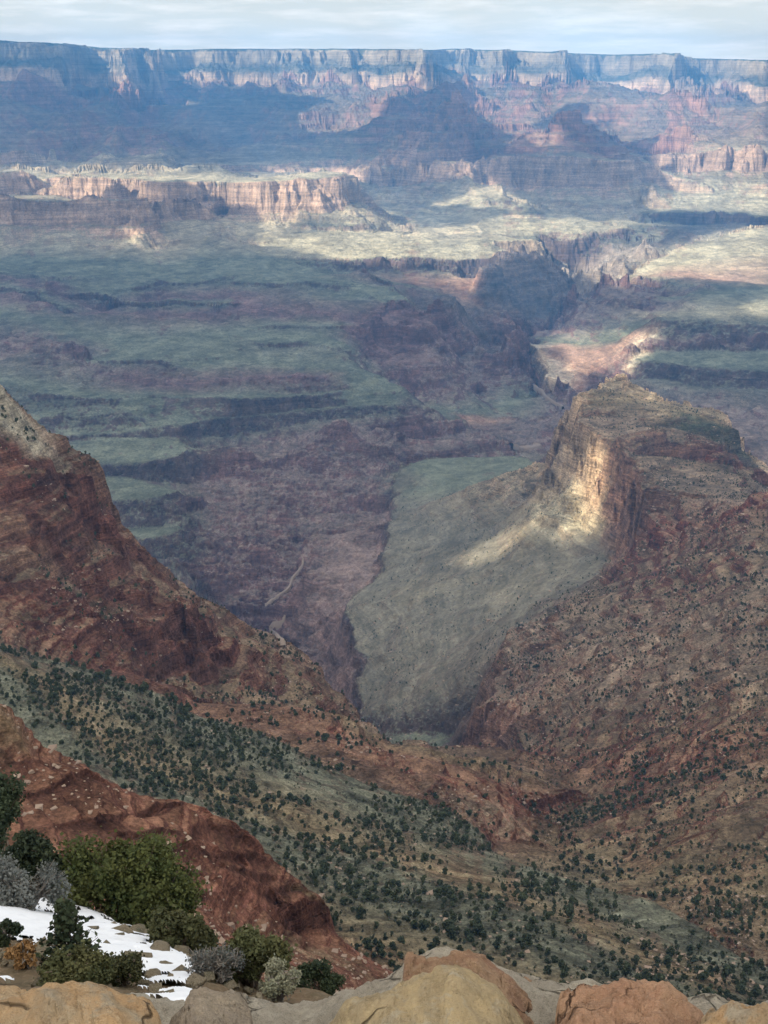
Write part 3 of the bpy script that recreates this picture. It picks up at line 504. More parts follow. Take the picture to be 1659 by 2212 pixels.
# base sampling at half the azimuth density
bz = np.linspace(-AZ_OUT - .02, AZ_OUT + .02, 1200); NBZ = len(bz); dbz = bz[1] - bz[0]
base = np.zeros((NBZ, NB, NA), np.float32); unit = np.zeros((NBZ, NB), np.int8); got = np.zeros((NBZ, NB), bool)
PU = PA[:, 4].astype(int)
for t in T:
    a, b, c = V2[t]
    x0, x1 = min(a[0], b[0], c[0]), max(a[0], b[0], c[0]); y0, y1 = min(a[1], b[1], c[1]), max(a[1], b[1], c[1])
    i0, i1 = max(0, math.ceil((x0 - bz[0]) / dbz)), min(NBZ - 1, math.floor((x1 - bz[0]) / dbz))
    j0, j1 = max(0, math.ceil((y0 - lr[0]) / dlr)), min(NB - 1, math.floor((y1 - lr[0]) / dlr))
    if i1 < i0 or j1 < j0: continue
    det = (b[1] - c[1]) * (a[0] - c[0]) + (c[0] - b[0]) * (a[1] - c[1])
    if abs(det) < 1e-14: continue
    X = bz[i0:i1 + 1][:, None]; Y = lr[j0:j1 + 1][None, :]
    l0 = ((b[1] - c[1]) * (X - c[0]) + (c[0] - b[0]) * (Y - c[1])) / det
    l1 = ((c[1] - a[1]) * (X - c[0]) + (a[0] - c[0]) * (Y - c[1])) / det
    l2 = 1 - l0 - l1
    m = (l0 >= -1e-6) & (l1 >= -1e-6) & (l2 >= -1e-6)
    if not m.any(): continue
    W = np.stack([l0[m], l1[m], l2[m]], 1)
    sub = base[i0:i1 + 1, j0:j1 + 1]; sub[m] = W @ ATT[t]
    su = unit[i0:i1 + 1, j0:j1 + 1]; us = PU[t]; su[m] = us[np.argmax(W, 1)]
    got[i0:i1 + 1, j0:j1 + 1] |= m
for i in range(NBZ):                                   # fill what lies outside the hull along each ray
    g = np.where(got[i])[0]
    if len(g) and len(g) < NB:
        near = g[np.clip(np.searchsorted(g, np.arange(NB)), 0, len(g) - 1)]
        base[i] = base[i, near]; unit[i] = unit[i, near]
# soften the triangulation a little
def blur(A, n, axis):
    for _ in range(n):
        B = A.copy(); sl0 = [slice(None)] * A.ndim; sl1 = list(sl0); slc = list(sl0)
        sl0[axis] = slice(0, -2); sl1[axis] = slice(2, None); slc[axis] = slice(1, -1)
        B[tuple(slc)] = .25 * A[tuple(sl0)] + .5 * A[tuple(slc)] + .25 * A[tuple(sl1)]; A = B
    return A
for k in range(1, NA): base[:, :, k] = blur(blur(base[:, :, k], 3, 0), 3, 1)
base[:, :, 0] = blur(base[:, :, 0], 1, 0)

def sample(az, lg, ch=slice(None)):
    fi = np.clip((az - bz[0]) / dbz, 0, NBZ - 1.001); fj = np.clip((lg - lr[0]) / dlr, 0, NB - 1.001)
    i = fi.astype(int); j = fj.astype(int); a = (fi - i)[..., None]; b = (fj - j)[..., None]
    return ((base[i, j][..., ch] * (1 - a) + base[i + 1, j][..., ch] * a) * (1 - b) + (base[i, j + 1][..., ch] * (1 - a) + base[i + 1, j + 1][..., ch] * a) * b)
def sample_unit(az, lg):
    return unit[np.clip(np.round((az - bz[0]) / dbz).astype(int), 0, NBZ - 1), np.clip(np.round((lg - lr[0]) / dlr).astype(int), 0, NB - 1)]

# rows: more where the surface takes up more of the view
zc = base[:, :, 0]; el = np.arctan2(zc, np.exp(lr)[None, :])
vis = el >= np.maximum.accumulate(el, 1) - 0.0015
de = np.abs(np.diff(el, axis=1)); meas = de * np.where(vis[:, 1:], 1, .10) + dlr * 0.02
meas = blur(blur(meas, 40, 0), 8, 1)
cum = np.concatenate([np.zeros((NBZ, 1)), np.cumsum(meas, 1)], 1); cum /= cum[:, -1:]
NR = int(1680 * RES)
rows = np.zeros((NCOL, NR)); tq = np.linspace(0, 1, NR)
fi = np.clip((azs - bz[0]) / dbz, 0, NBZ - 1.001); ii = fi.astype(int); ff = fi - ii
lrow = np.array([np.interp(tq, cum[i], lr) for i in range(NBZ)])
rows = lrow[ii] * (1 - ff)[:, None] + lrow[ii + 1] * ff[:, None]
AZ = np.repeat(azs[:, None], NR, 1)
r = np.exp(rows); X = r * np.sin(AZ); Y = r * np.cos(AZ)

def shape(X, Y):
    """final land height and attributes at plan points"""
    r = np.hypot(X, Y); az = np.arctan2(X, Y); lg = np.log(r)
    A0 = sample(az, lg, slice(9, 10))[..., 0]
    hi_ = .013 + .027 * smooth(4500, 9000, r)
    wx = octaves(X, Y, r, 11, lo=.0014, hi=hi_, tilt=-.3) * A0; wy = octaves(X, Y, r, 51, lo=.0014, hi=hi_, tilt=-.3) * A0
    X2 = X + wx * .8; Y2 = Y + wy * 1.25
    r2 = np.hypot(X2, Y2); az2 = np.arctan2(X2, Y2); lg2 = np.log(r2)
    A = sample(az2, lg2)
    e = .004; zu = sample(az2, lg2 + e, slice(0, 1))[..., 0]; zl = sample(az2 + e, lg2, slice(0, 1))[..., 0]
    sl = np.hypot((zu - A[..., 0]) / (r2 * e), (zl - A[..., 0]) / (r2 * e))
    st = np.clip(sl, .12, .8)
    rough = A[..., 7]
    # gullies run down-slope: across the view on the near hills, towards the viewer on the far walls
    far = smooth(2600, 4600, r); gx = octaves(X, Y, r, 171, lo=.004, hi=.05) * .16
    n = np.zeros_like(X)
    for wgt_, ax, ay, sd in ((1 - far, .32, 1.0, 91), (far, 1.0, .40, 101)):
        m = wgt_ > .002
        n[m] += wgt_[m] * octaves((X[m] + gx[m]) * ax, (Y[m] + gx[m]) * ay, r[m], sd, lo=.0013, hi=.06, ridged=True, tilt=.6)
    n *= rough * (.25 + 1.35 * st)
    n += octaves(X, Y, r, 131, lo=.0007, hi=.004, tilt=.3) * rough * .5
    z = A[..., 0] * (r / r2) ** 1.0 + n
    # ledges
    for pf, am in ((.015, .95), (.0058, .6)):
        per = 2.0 ** np.round(np.log2(np.clip(r * pf, 1.0, 80.0)))
        ph = (z + per * .35 * noise2(X / (r * .06), Y / (r * .06), 5) + per * .12 * noise2(X / (r * .012), Y / (r * .012), 6)) / per
        fr = ph - np.floor(ph); jit = _hash(np.floor(ph).astype(np.int64), np.zeros_like(ph, np.int64), 3) / 4294967296.0
        stepz = np.where(fr < .72, fr * .12, .0864 + (fr - .72) / .28 * .9136)
        z = z + (stepz - fr) * per * A[..., 8] * smooth(.10, .32, sl) * (.12 + 1.05 * jit ** 1.6) * am
    return z, A, sl
Z, A, SL = shape(X, Y)
# true slope of the finished surface decides bare rock, with shade in its colour on ledges, against soil and scrub
gz_r = np.gradient(Z, axis=1) / np.maximum(np.gradient(r, axis=1), 1e-3); gz_a = np.gradient(Z, axis=0) / (np.gradient(AZ, axis=0) * r)
TS = np.hypot(gz_r - gz_a * 0, gz_a)
TS = .75 * TS + .25 * SL
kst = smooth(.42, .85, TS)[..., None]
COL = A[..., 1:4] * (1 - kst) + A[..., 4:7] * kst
COL *= (1 + .24 * octaves(X, Y, r, 201, lo=.002, hi=.05, power=0.0)[..., None] * .55)
COL = np.clip(COL, .01, .8)
UN = sample_unit(AZ, rows)
verts = np.stack([X, Y, Z], -1).reshape(-1, 3)
TREE = A[..., 10]

# land material: colour by layer with ledge shade painted in (attribute), bedding by height, mottling and dry scrub by noise
def land_material(name, fine, scrub=0.35, k=1.0):
    N = NT(name, .95, .05)
    alb = N.attr('albedo')
    bed = N.noise(N.mapping(N.pos, (.0006 * fine, .0006 * fine, .045 * fine)), 1.0, 5, .65)
    bed2 = N.noise(N.mapping(N.pos, (.004 * fine, .004 * fine, .22 * fine)), 1.0, 4, .6)
    mot = N.noise(N.pos, .012 * fine, 8, .68)
    spk = N.noise(N.pos, .10 * fine, 5, .75)
    f = N.math('MULTIPLY', N.rng(bed, .38, .62, 1 - .30 * k, 1 + .30 * k), N.rng(bed2, .38, .62, 1 - .24 * k, 1 + .24 * k))
    f = N.math('MULTIPLY', f, N.rng(mot, .36, .64, 1 - .38 * k, 1 + .38 * k))
    f = N.math('MULTIPLY', f, N.rng(spk, .36, .64, 1 - .42 * k, 1 + .42 * k))
    c = N.scale_col(alb, f)
    sc = N.math('MULTIPLY', N.rng(N.noise(N.pos, .35 * fine, 2, .5), .56, .66), N.rng(mot, .4, .62))
    c = N.mix(N.math('MULTIPLY', sc, scrub), c, (.055, .065, .04))
    N.color(c)
    N.bump(N.math('ADD', N.noise(N.pos, .05 * fine, 9, .72), N.math('MULTIPLY', bed2, .6)), .9, 12.0 / fine)
    return N.m
UN_INFO = {
 'canyon_rim': ('hazy far canyon wall with banded cliffs under a flat forested rim', 'canyon wall', 1.0),
 'pyramid_butte': ('pointed far butte standing in blue shade before the rim', 'butte', 1.0),
 'mesa': ('flat topped sunlit mesas with pale reddish cliffs above green talus', 'mesa', 1.2),
 'tonto_platform': ('broad grey-green bench of rolling ground across the middle distance', 'plateau', 1.6),
 'gorge': ('dark purple inner gorge cut below the green benches', 'gorge', 1.8),
 'plateau': ('stepped green terraces with low cliffs behind the right butte', 'terrace', 1.6),
 'tonto_slope': ('smooth green-tan slope with a bright sun streak below the butte', 'slope', 2.6),
 'butte': ('tan butte with a sheer cliff lit by a streak of sun', 'butte', 2.6),
 'hillside': ('rust coloured hillside dotted with junipers on the right', 'hillside', 5.0),
 'ridge': ('red ledged ridge falling from the left behind the juniper slope', 'ridge', 5.0),
 'slope': ('grey-green slope dotted with dark junipers crossing the middle', 'slope', 8.0),
 'outcrop': ('near red rock outcrop with layered ledges and pale broken slabs', 'outcrop', 16.0),
}
q = (np.arange(NCOL - 1)[:, None] * NR + np.arange(NR - 1)[None, :])
quads = np.stack([q, q + NR, q + NR + 1, q + 1], -1)
qu = UN[:-1, :-1]
colf = COL.reshape(-1, 3)
for k, un in enumerate(UNITS):
    F = quads[qu == k]
    if not len(F): continue
    used, inv = np.unique(F, return_inverse=True)
    lab, cat, fine = UN_INFO[un]
    o = mesh_obj(un, verts[used], inv.reshape(F.shape), land_material(un + '_land', fine, .35 if fine > 2 else .22, 1.0 if fine > 3 or un == 'butte' else (.5 if un == 'tonto_slope' else .70)))
    color_attr(o, colf[used]); tag(o, lab, cat, kind='structure')

# what the eye meets first along a line of sight (used to place things on the land)
EL = np.arctan2(Z, r); ELM = np.maximum.accumulate(EL, 1)
VIS = EL >= ELM - 1e-4
def ground_hit(u, v, rmin=0):
    a = float(az_of(u, v)); e = math.atan(float(slope_of(u, v)))
    i = min(max(int(np.searchsorted(azs, a)), 1), NCOL - 2)
    col = np.maximum.accumulate(EL[i]); j = int(np.searchsorted(col, e))
    j = min(j, NR - 1); return Vector((r[i, j] * math.sin(a), r[i, j] * math.cos(a), Z[i, j]))
# ------------------------------------------------------------------ cloud deck out of view, its gaps shaped to drop sun on chosen patches
CLOUD_Z = 1500.0
LIT = [  # sun patches on the land: strength, outline as seen in the photo
 (1.0, [(560,96),(925,96),(922,190),(885,200),(858,218),(805,255),(760,285),(690,292),(630,288),(600,262),(690,225),(600,205),(560,190)]),
 (1.0, [(168,88),(305,98),(300,150),(315,220),(262,220),(235,180),(180,130)]),
 (.45, [(300,98),(600,98),(600,192),(300,190)]), (.18, [(0,80),(170,85),(180,190),(0,190)]),
 (.75, [(965,98),(1235,105),(1218,200),(1219,227),(1195,245),(1150,273),(1110,308),(1060,320),(1008,245),(972,200)]),
 (.55, [(1230,105),(1659,120),(1659,205),(1230,205)]), (1.0, [(1435,112),(1478,115),(1480,200),(1440,200)]),
 (.75, [(1225,198),(1330,192),(1659,205),(1659,480),(1480,470),(1390,465),(1330,440),(1420,412),(1402,330),(1315,294),(1275,266),(1248,241),(1222,227)]),
 (1.0, [(1105,314),(1160,278),(1215,280),(1214,300),(1165,332)]),
 (1.0, [(0,365),(390,365),(400,378),(620,366),(795,366),(775,400),(745,440),(800,440),(900,492),(1000,490),(1060,470),(890,455),(1000,425),(1060,388),(1085,412),(1165,450),(1080,462),(1200,472),(1390,478),(1440,500),(1400,560),(1330,640),(1250,652),(1140,540),(1090,560),(1050,590),(1000,652),(980,642),(900,615),(845,606),(840,592),(740,592),(650,582),(560,547),(497,497),(484,468),(440,458),(425,444),(380,434),(325,428),(160,434),(0,434)]),
 (.9, [(225,488),(320,500),(332,540),(240,552)]),
 (.8, [(815,345),(845,345),(848,395),(820,395)]), (.35, [(860,352),(1060,358),(1058,410),(900,410)]),
 (1.0, [(1318,642),(1345,600),(1390,570),(1470,520),(1659,478),(1659,618),(1400,620)]),
 (.6, [(1520,685),(1560,652),(1659,648),(1659,690),(1600,728)]),
 (.75, [(1140,718),(1350,712),(1425,732),(1372,812),(1250,834),(1180,824),(1140,770)]),
 (1.0, [(1252,1130),(1228,1108),(1088,1152),(850,1274),(872,1308),(1110,1208),(1195,1190)]), (1.0, [(1262,1155),(1160,1192),(1030,1290),(1090,1320),(1245,1218)]),
 (1.0, [(1278,945),(1308,985),(1304,1060),(1292,1130),(1256,1185),(1110,1292),(1070,1290),(1172,1204),(1116,1206),(880,1304),(850,1286),(1092,1166),(1218,1116),(1246,1075),(1262,1000)]),
 (.6, [(1246,850),(1330,820),(1412,858),(1400,878),(1325,872),(1272,925),(1242,930)]),
]
DARK = [(.25, [(580,492),(690,462),(700,500),(610,522)]), (.2, [(1400,462),(1659,480),(1659,492),(1500,495)])]
def inside(poly, U, Vv):
    c = np.zeros(U.shape, bool); n = len(poly)
    for i in range(n):
        (x1, y1), (x2, y2) = poly[i], poly[(i + 1) % n]
        if y1 == y2: continue
        m = ((y1 > Vv) != (y2 > Vv)) & (U < (x2 - x1) * (Vv - y1) / (y2 - y1) + x1); c ^= m
    return c
gu, gv = np.meshgrid(np.arange(-60, 1720, 4.0), np.arange(86, 2212, 4.0), indexing='ij')
lit = np.zeros(gu.shape)
for val, poly in LIT: lit[inside(poly, gu, gv)] = val
for val, poly in DARK: lit[inside(poly, gu, gv)] = val
ga = az_of(gu, gv); ge = np.arctan(slope_of(gu, gv)); gi = np.clip(np.searchsorted(azs, ga), 1, NCOL - 2)
gr = np.zeros(gu.shape); gzv = np.zeros(gu.shape)
for i in np.unique(gi):
    m = gi == i; j = np.clip(np.searchsorted(ELM[i], ge[m]), 0, NR - 1); gr[m] = r[i, j]; gzv[m] = Z[i, j]
kx = SUN.x / SUN.z; ky = SUN.y / SUN.z
cx = gr * np.sin(ga) + (CLOUD_Z - gzv) * kx; cy = gr * np.cos(ga) + (CLOUD_Z - gzv) * ky
cx0, cx1, cy0, cy1 = -13500.0, 5500.0, -5200.0, 15500.0
ax_x = np.r_[np.arange(cx0, -3300, 52.0), np.arange(-3300, -1300, 25.0), np.arange(-1300, cx1, 52.0)]      # finer where the narrow gap lies
ax_y = np.r_[np.arange(cy0, -1500, 52.0), np.arange(-1500, 1300, 25.0), np.arange(1300, cy1, 52.0)]
NX, NY = len(ax_x), len(ax_y)
acc = np.zeros((NX, NY)); cnt = np.zeros((NX, NY)); ok = gr < R1 * .98
ix = np.searchsorted((ax_x[1:] + ax_x[:-1]) / 2, cx)[ok]; iy = np.searchsorted((ax_y[1:] + ax_y[:-1]) / 2, cy)[ok]
np.add.at(acc, (ix, iy), lit[ok]); np.add.at(cnt, (ix, iy), 1.0)
open_ = acc / np.maximum(cnt, 1e-6); wgt = np.minimum(cnt, 1.0)
num, den = open_ * wgt, wgt.copy()
for s in (1, 2, 4, 8, 16, 24):                          # spread the known values over unseen land
    nb, db = blur(blur(num, s, 0), s, 1), blur(blur(den, s, 0), s, 1)
    m = den < .02; num = np.where(m, nb, num); den = np.where(m, db, den)
gap = np.where(den > 1e-4, num / np.maximum(den, 1e-4), 0.0)
CX, CY = np.meshgrid(ax_x, ax_y, indexing='ij')
gap = np.where(CY < 1300, np.clip(gap * 1.25, 0, 1), .5 * gap + .5 * blur(blur(gap, 1, 0), 1, 1))
dens = 1 - gap + np.where(CY < 1300, .05, .10) * (noise2(CX / 420, CY / 420, 31) + .6 * noise2(CX / 190, CY / 190, 32))
dens -= smooth(3500, 6500, CY) * .22 * np.maximum(0, noise2(CX / 620, CY / 900, 35) + .6 * noise2(CX / 260, CY / 260, 36))
dens = smooth(.40, .95, dens)
edge = np.minimum.reduce([CX - cx0, cx1 - CX, CY - cy0, cy1 - CY]) + 500 * noise2(CX / 900, CY / 900, 33)
dens *= smooth(0, 900, edge)
thick = dens * (170 + 120 * noise2(CX / 700, CY / 700, 41) + 60 * noise2(CX / 260, CY / 260, 42)) + 4
bot = CLOUD_Z - 25 * noise2(CX / 500, CY / 500, 44) * dens
cv = np.concatenate([np.stack([CX, CY, bot], -1).reshape(-1, 3), np.stack([CX, CY, bot + thick], -1).reshape(-1, 3)])
cq = (np.arange(NX - 1)[:, None] * NY + np.arange(NY - 1)[None, :])
cf = np.stack([cq, cq + 1, cq + NY + 1, cq + NY], -1)
keepq = np.maximum.reduce([dens[:-1, :-1], dens[1:, :-1], dens[:-1, 1:], dens[1:, 1:]]) > .02
cfb = cf[keepq]; cft = cfb[:, ::-1] + NX * NY
N = NT('cloud_vapour', 1.0, 0.0)
tr = N.n.new('ShaderNodeBsdfTransparent'); tl = N.n.new('ShaderNodeBsdfTranslucent'); tl.inputs[0].default_value = (.88, .90, .94, 1)
df = N.n.new('ShaderNodeBsdfDiffuse'); df.inputs[0].default_value = (.9, .9, .92, 1)
ms = N.n.new('ShaderNodeMixShader'); ms.inputs[0].default_value = .25; N.l.new(tl.outputs[0], ms.inputs[1]); N.l.new(df.outputs[0], ms.inputs[2])
m2 = N.n.new('ShaderNodeMixShader'); N.l.new(N.attr('cover', 'Fac'), m2.inputs[0]); N.l.new(tr.outputs[0], m2.inputs[1]); N.l.new(ms.outputs[0], m2.inputs[2])
N.l.new(m2.outputs[0], N.n['Material Output'].inputs['Surface'])
cu, cinv = np.unique(np.concatenate([cfb, cft]), return_inverse=True)
o = mesh_obj('clouds', cv[cu], cinv.reshape(-1, 4), N.m, smooth_shade=True)
a = o.data.attributes.new('cover', 'FLOAT', 'POINT'); dcov = dens * (.76 + .08 * smooth(-500, 2500, CY)); a.data.foreach_set('value', np.tile(dcov.ravel(), 2)[cu].astype(np.float32))
tag(o, 'unseen white cloud deck over the canyon, gaps shaped to cast the sun patches', 'clouds', kind='stuff')
# ------------------------------------------------------------------ air
hx0, hx1, hy0, hy1, hz0, hz1 = -14000, 14000, -900, 17900, -1420, 420
hv = [(x, y, z) for x in (hx0, hx1) for y in (hy0, hy1) for z in (hz0, hz1)]
hf = [(0, 1, 3, 2), (4, 6, 7, 5), (0, 4, 5, 1), (2, 3, 7, 6), (0, 2, 6, 4), (1, 5, 7, 3)]
hm = bpy.data.materials.new('air'); hm.use_nodes = True; hn = hm.node_tree.nodes; hn.clear()
ho = hn.new('ShaderNodeOutputMaterial'); pv = hn.new('ShaderNodeVolumePrincipled')
pv.inputs['Color'].default_value = (.14, .46, 1.0, 1); pv.inputs['Density'].default_value = 5.5e-5; pv.inputs['Anisotropy'].default_value = .0
hm.node_tree.links.new(pv.outputs[0], ho.inputs['Volume'])
o = mesh_obj('haze', hv, hf, hm); tag(o, 'blue haze filling the canyon air', 'haze', kind='stuff')
# ------------------------------------------------------------------ dry stream beds on the valley floor
N = NT('stream_sand', .95, .05); N.color(N.mix(N.noise(N.pos, .08, 5, .7), (.34, .27, .21), (.23, .18, .145)))
def ribbon(pts, wid, label):
    A_ = np.array(pts, float); seg = np.r_[0, np.cumsum(np.hypot(*np.diff(A_, axis=0).T))]; q_ = np.linspace(0, seg[-1], int(seg[-1] / 3) + 2)
    u_, v_ = np.interp(q_, seg, A_[:, 0]) + 2.5 * np.sin(q_ / 9.0), np.interp(q_, seg, A_[:, 1])
    C_ = np.array([tuple(ground_hit(a_, b_)) for a_, b_ in zip(u_, v_)])
    for _ in range(2): C_[1:-1] = .25 * C_[:-2] + .5 * C_[1:-1] + .25 * C_[2:]
    T_ = np.gradient(C_, axis=0)[:, :2]; T_ /= np.linalg.norm(T_, axis=1)[:, None] + 1e-9; Nn = np.stack([-T_[:, 1], T_[:, 0]], 1)
    w_ = wid * (.7 + .5 * np.random.default_rng(3).random(len(C_)))[:, None]
    Lf, Rt = C_.copy(), C_.copy(); Lf[:, :2] += Nn * w_; Rt[:, :2] -= Nn * w_
    for E_ in (Lf, Rt, C_): E_[:, 2] = np.maximum(E_[:, 2], C_[:, 2]) + .0018 * np.hypot(C_[:, 0], C_[:, 1])
    n_ = len(C_); Bt = np.concatenate([Lf, Rt]); Bt[:, 2] -= 18; V_ = np.concatenate([Lf, Rt, Bt]); k = np.arange(n_ - 1)
    F_ = np.concatenate([np.stack([k, k + n_, k + n_ + 1, k + 1], 1), np.stack([k, k + 1, k + 2 * n_ + 1, k + 2 * n_], 1), np.stack([k + n_, k + 3 * n_, k + 3 * n_ + 1, k + n_ + 1], 1)])
    o = mesh_obj('stream_bed', V_, F_, N.m, smooth_shade=True); tag(o, label, 'stream bed', kind='structure')
ribbon([(655,1212),(648,1232),(634,1252),(622,1274),(596,1296),(572,1308)], 2.6, 'pale dry stream bed bending through the deep valley')
ribbon([(615,1336),(608,1346),(590,1350),(586,1362),(598,1376),(610,1400)], 3.4, 'lower pale bend of the dry stream bed')
ribbon([(1150,842),(1168,850),(1182,862),(1196,872),(1214,884)], 4.5, 'pale stream bed beyond the butte')
ribbon([(1100,966),(1120,972),(1150,970),(1162,966)], 16, 'white gravel flat on the valley floor left of the butte')
# ------------------------------------------------------------------ plants
def leaf_mat(name, c1, c2, rough=.75):
    N = NT(name, rough, .2)
    n = N.noise(N.pos, 1.7, 3, .6); oi = N.n.new('ShaderNodeObjectInfo').outputs['Random']
    c = N.mix(N.rng(n, .35, .65), c1, c2)
    c = N.scale_col(c, N.rng(oi, 0, 1, .75, 1.25))
    return N.color(c)
def bark_mat(name, c1, c2):
    N = NT(name, .95, .1)
    n = N.noise(N.mapping(N.pos, (6, 6, 1.2)), 3.0, 6, .65)
    N.bump(n, .6, .03); return N.color(N.mix(n, c1, c2))
M_BARK = bark_mat('juniper_bark', (.10, .075, .055), (.20, .16, .12)); M_TWIG = bark_mat('grey_twig', (.14, .125, .11), (.27, .25, .22))
def tube(path, radii, seg=6):
    """vertices and quads of a tapered tube along a path"""
    V, F = [], []
    for k, (p, rr) in enumerate(zip(path, radii)):
        d = (Vector(path[min(k + 1, len(path) - 1)]) - Vector(path[max(k - 1, 0)])).normalized()
        s = d.cross(Vector((.31, .94, .12))).normalized(); t = d.cross(s)
        for a in range(seg):
            an = 2 * math.pi * a / seg; V.append(tuple(Vector(p) + rr * (math.cos(an) * s + math.sin(an) * t)))
    for k in range(len(path) - 1):
        for a in range(seg):
            b = (a + 1) % seg; F.append((k * seg + a, k * seg + b, (k + 1) * seg + b, (k + 1) * seg + a))
    return V, F
def leaf_quads(C, size, g, flat=.0, up=.25):
    """one small quad per centre, turned at random"""
    n = len(C); nrm = g.normal(size=(n, 3)); nrm[:, 2] = np.abs(nrm[:, 2]) + up; nrm /= np.linalg.norm(nrm, axis=1)[:, None]
    t = np.cross(nrm, g.normal(size=(n, 3))); t /= np.maximum(np.linalg.norm(t, axis=1), 1e-6)[:, None]; b = np.cross(nrm, t)
    s = (size * g.uniform(.6, 1.4, n))[:, None]; e = g.uniform(.5, 1.0, n)[:, None]
    return np.stack([C - t * s - b * s * e * .4, C + t * s * .2 - b * s * e, C + t * s + b * s * e * .3, C - t * s * .1 + b * s * e], 1).reshape(-1, 3)
def crown_points(n, g, lobes, fill=.55):
    """points through a crown made of lobes (x, y, z, radius)"""
    L_ = np.array(lobes); wts = L_[:, 3] ** 2; k = g.choice(len(L_), n, p=wts / wts.sum())
    d = g.normal(size=(n, 3)); d /= np.linalg.norm(d, axis=1)[:, None]
    rr = L_[k, 3] * (fill + (1 - fill) * g.random(n) ** .6) * g.uniform(.85, 1.12, n)
    P_ = L_[k, :3] + d * rr[:, None]; return P_
def join(*parts):
    V, F, I = [], [], []; o_ = 0
    for (v, f, mi) in parts:
        v = np.asarray(v, float); f = np.asarray(f, int); V.append(v); F.append(f + o_); I.append(np.full(len(f), mi)); o_ += len(v)
    return np.concatenate(V), np.concatenate(F), np.concatenate(I)
def quads_of(v): return np.arange(len(v)).reshape(-1, 4)

# -- small dark junipers seen from far off: a few kinds, trunk and crown in one small mesh
M_JUN = leaf_mat('juniper_foliage', (.032, .043, .023), (.062, .076, .040))
def juniper_mesh(seed, h=3.6, wid=3.0, n=480):
    g = np.random.default_rng(seed); lobes = []
    for k in range(9):
        a = g.uniform(0, 6.28); q_ = g.uniform(.05, .26) * wid; zz = g.uniform(.26, .78) * h
        lobes.append((math.cos(a) * q_, math.sin(a) * q_, zz, g.uniform(.20, .29) * wid * (1.12 - .5 * zz / h)))
    lobes.append((g.uniform(-.2, .2), g.uniform(-.2, .2), .82 * h, .16 * wid))
    lv = leaf_quads(crown_points(n, g, lobes, .30), .30, g)
    tv, tf = tube([(0, 0, -.5), (.08, .05, .25 * h), (g.uniform(-.2, .2), g.uniform(-.2, .2), .6 * h)], [.20, .15, .05])
    v, f, i = join((lv, quads_of(lv), 0), (tv, tf, 1)); return v, f, i
JM = [juniper_mesh(100 + k, h=[3.0, 2.6, 3.5, 2.5, 2.3][k], wid=[3.1, 3.6, 3.0, 2.7, 3.0][k]) for k in range(5)]
# where they grow: by area, denser where the ground carries scrub
dA = r * np.abs(np.gradient(AZ, axis=0)) * np.abs(np.gradient(r, axis=1))
unit_k = {n_: i for i, n_ in enumerate(UNITS)}
patch = noise2(X / 55, Y / 55, 77) + .6 * noise2(X / 22, Y / 22, 78)
PX = PW / 2 + FPX * (X / (Y * math.cos(PITCH) - Z * math.sin(PITCH)))
inview = (np.abs(np.tan(AZ)) < 1.0) & VIS & (PX > -60) & (PX < PW + 60)
def scatter(mask, count, seed, power=1.0):
    g = np.random.default_rng(seed); wgt_ = (dA * np.clip(TREE, 0, 1) * mask * np.clip(.55 + patch, .02, 3) ** power).ravel().astype(float)
    pick = g.choice(wgt_.size, count, p=wgt_ / wgt_.sum(), replace=False)
    i, j = np.unravel_index(pick, r.shape); ok_ = (i < NCOL - 1) & (j < NR - 1); i, j = i[ok_], j[ok_]
    return np.stack([X[i, j], Y[i, j], Z[i, j]], 1), UN[i, j]
def thin(P_, dist, extra=None):
    keep_ = []; cell = {}
    for n_, p in enumerate(P_):
        c_ = (int(p[0] // dist), int(p[1] // dist))
        if any(((P_[m][:2] - p[:2]) ** 2).sum() < dist ** 2 for dx in (-1, 0, 1) for dy in (-1, 0, 1) for m in cell.get((c_[0] + dx, c_[1] + dy), [])): continue
        cell.setdefault(c_, []).append(n_); keep_.append(n_)
    return np.array(keep_)
near_m = inview & (((UN == unit_k['slope']) & (r < 620)) | ((UN == unit_k['hillside']) & (r < 760)) | ((UN == unit_k['ridge']) & (r < 690)))
near_w = near_m * np.where(UN == unit_k['slope'], .8 + 2.2 * smooth(60, -170, X), np.where(UN == unit_k['hillside'], .5, .25))
tp, tu = scatter(near_w, 4600, 5, 1.1)
k_ = thin(tp, 2.5); tp, tu = tp[k_], tu[k_]
order = np.argsort(np.hypot(tp[:, 0], tp[:, 1])); tp, tu = tp[order], tu[order]
juniper_me = []
for v, f, i in JM:
    o = mesh_obj('juniper_tree', v, f, [M_JUN, M_BARK], i); juniper_me.append(o.data); bpy.data.objects.remove(o)
LAB = {'slope': ('small dark juniper dotting the grey-green slope', 'junipers on the grey-green slope'),
       'hillside': ('small dark juniper on the rust coloured hillside', 'junipers on the rust hillside'),
       'ridge': ('small dark juniper on the low red ridge', 'junipers on the red ridge')}
gt = np.random.default_rng(8); NIND = 300
for p, u_ in zip(tp[:NIND], tu[:NIND]):
    o = bpy.data.objects.new('juniper_tree', juniper_me[gt.integers(5)]); S.collection.objects.link(o)
    o.location = p; o.rotation_euler = (0, 0, gt.uniform(0, 6.28)); s_ = float(np.clip(gt.lognormal(-.30, .38), .35, 1.5)); o.scale = (s_, s_, s_ * gt.uniform(.85, 1.1))
    lb, gp = LAB[UNITS[u_]]; tag(o, lb, 'juniper', gp)
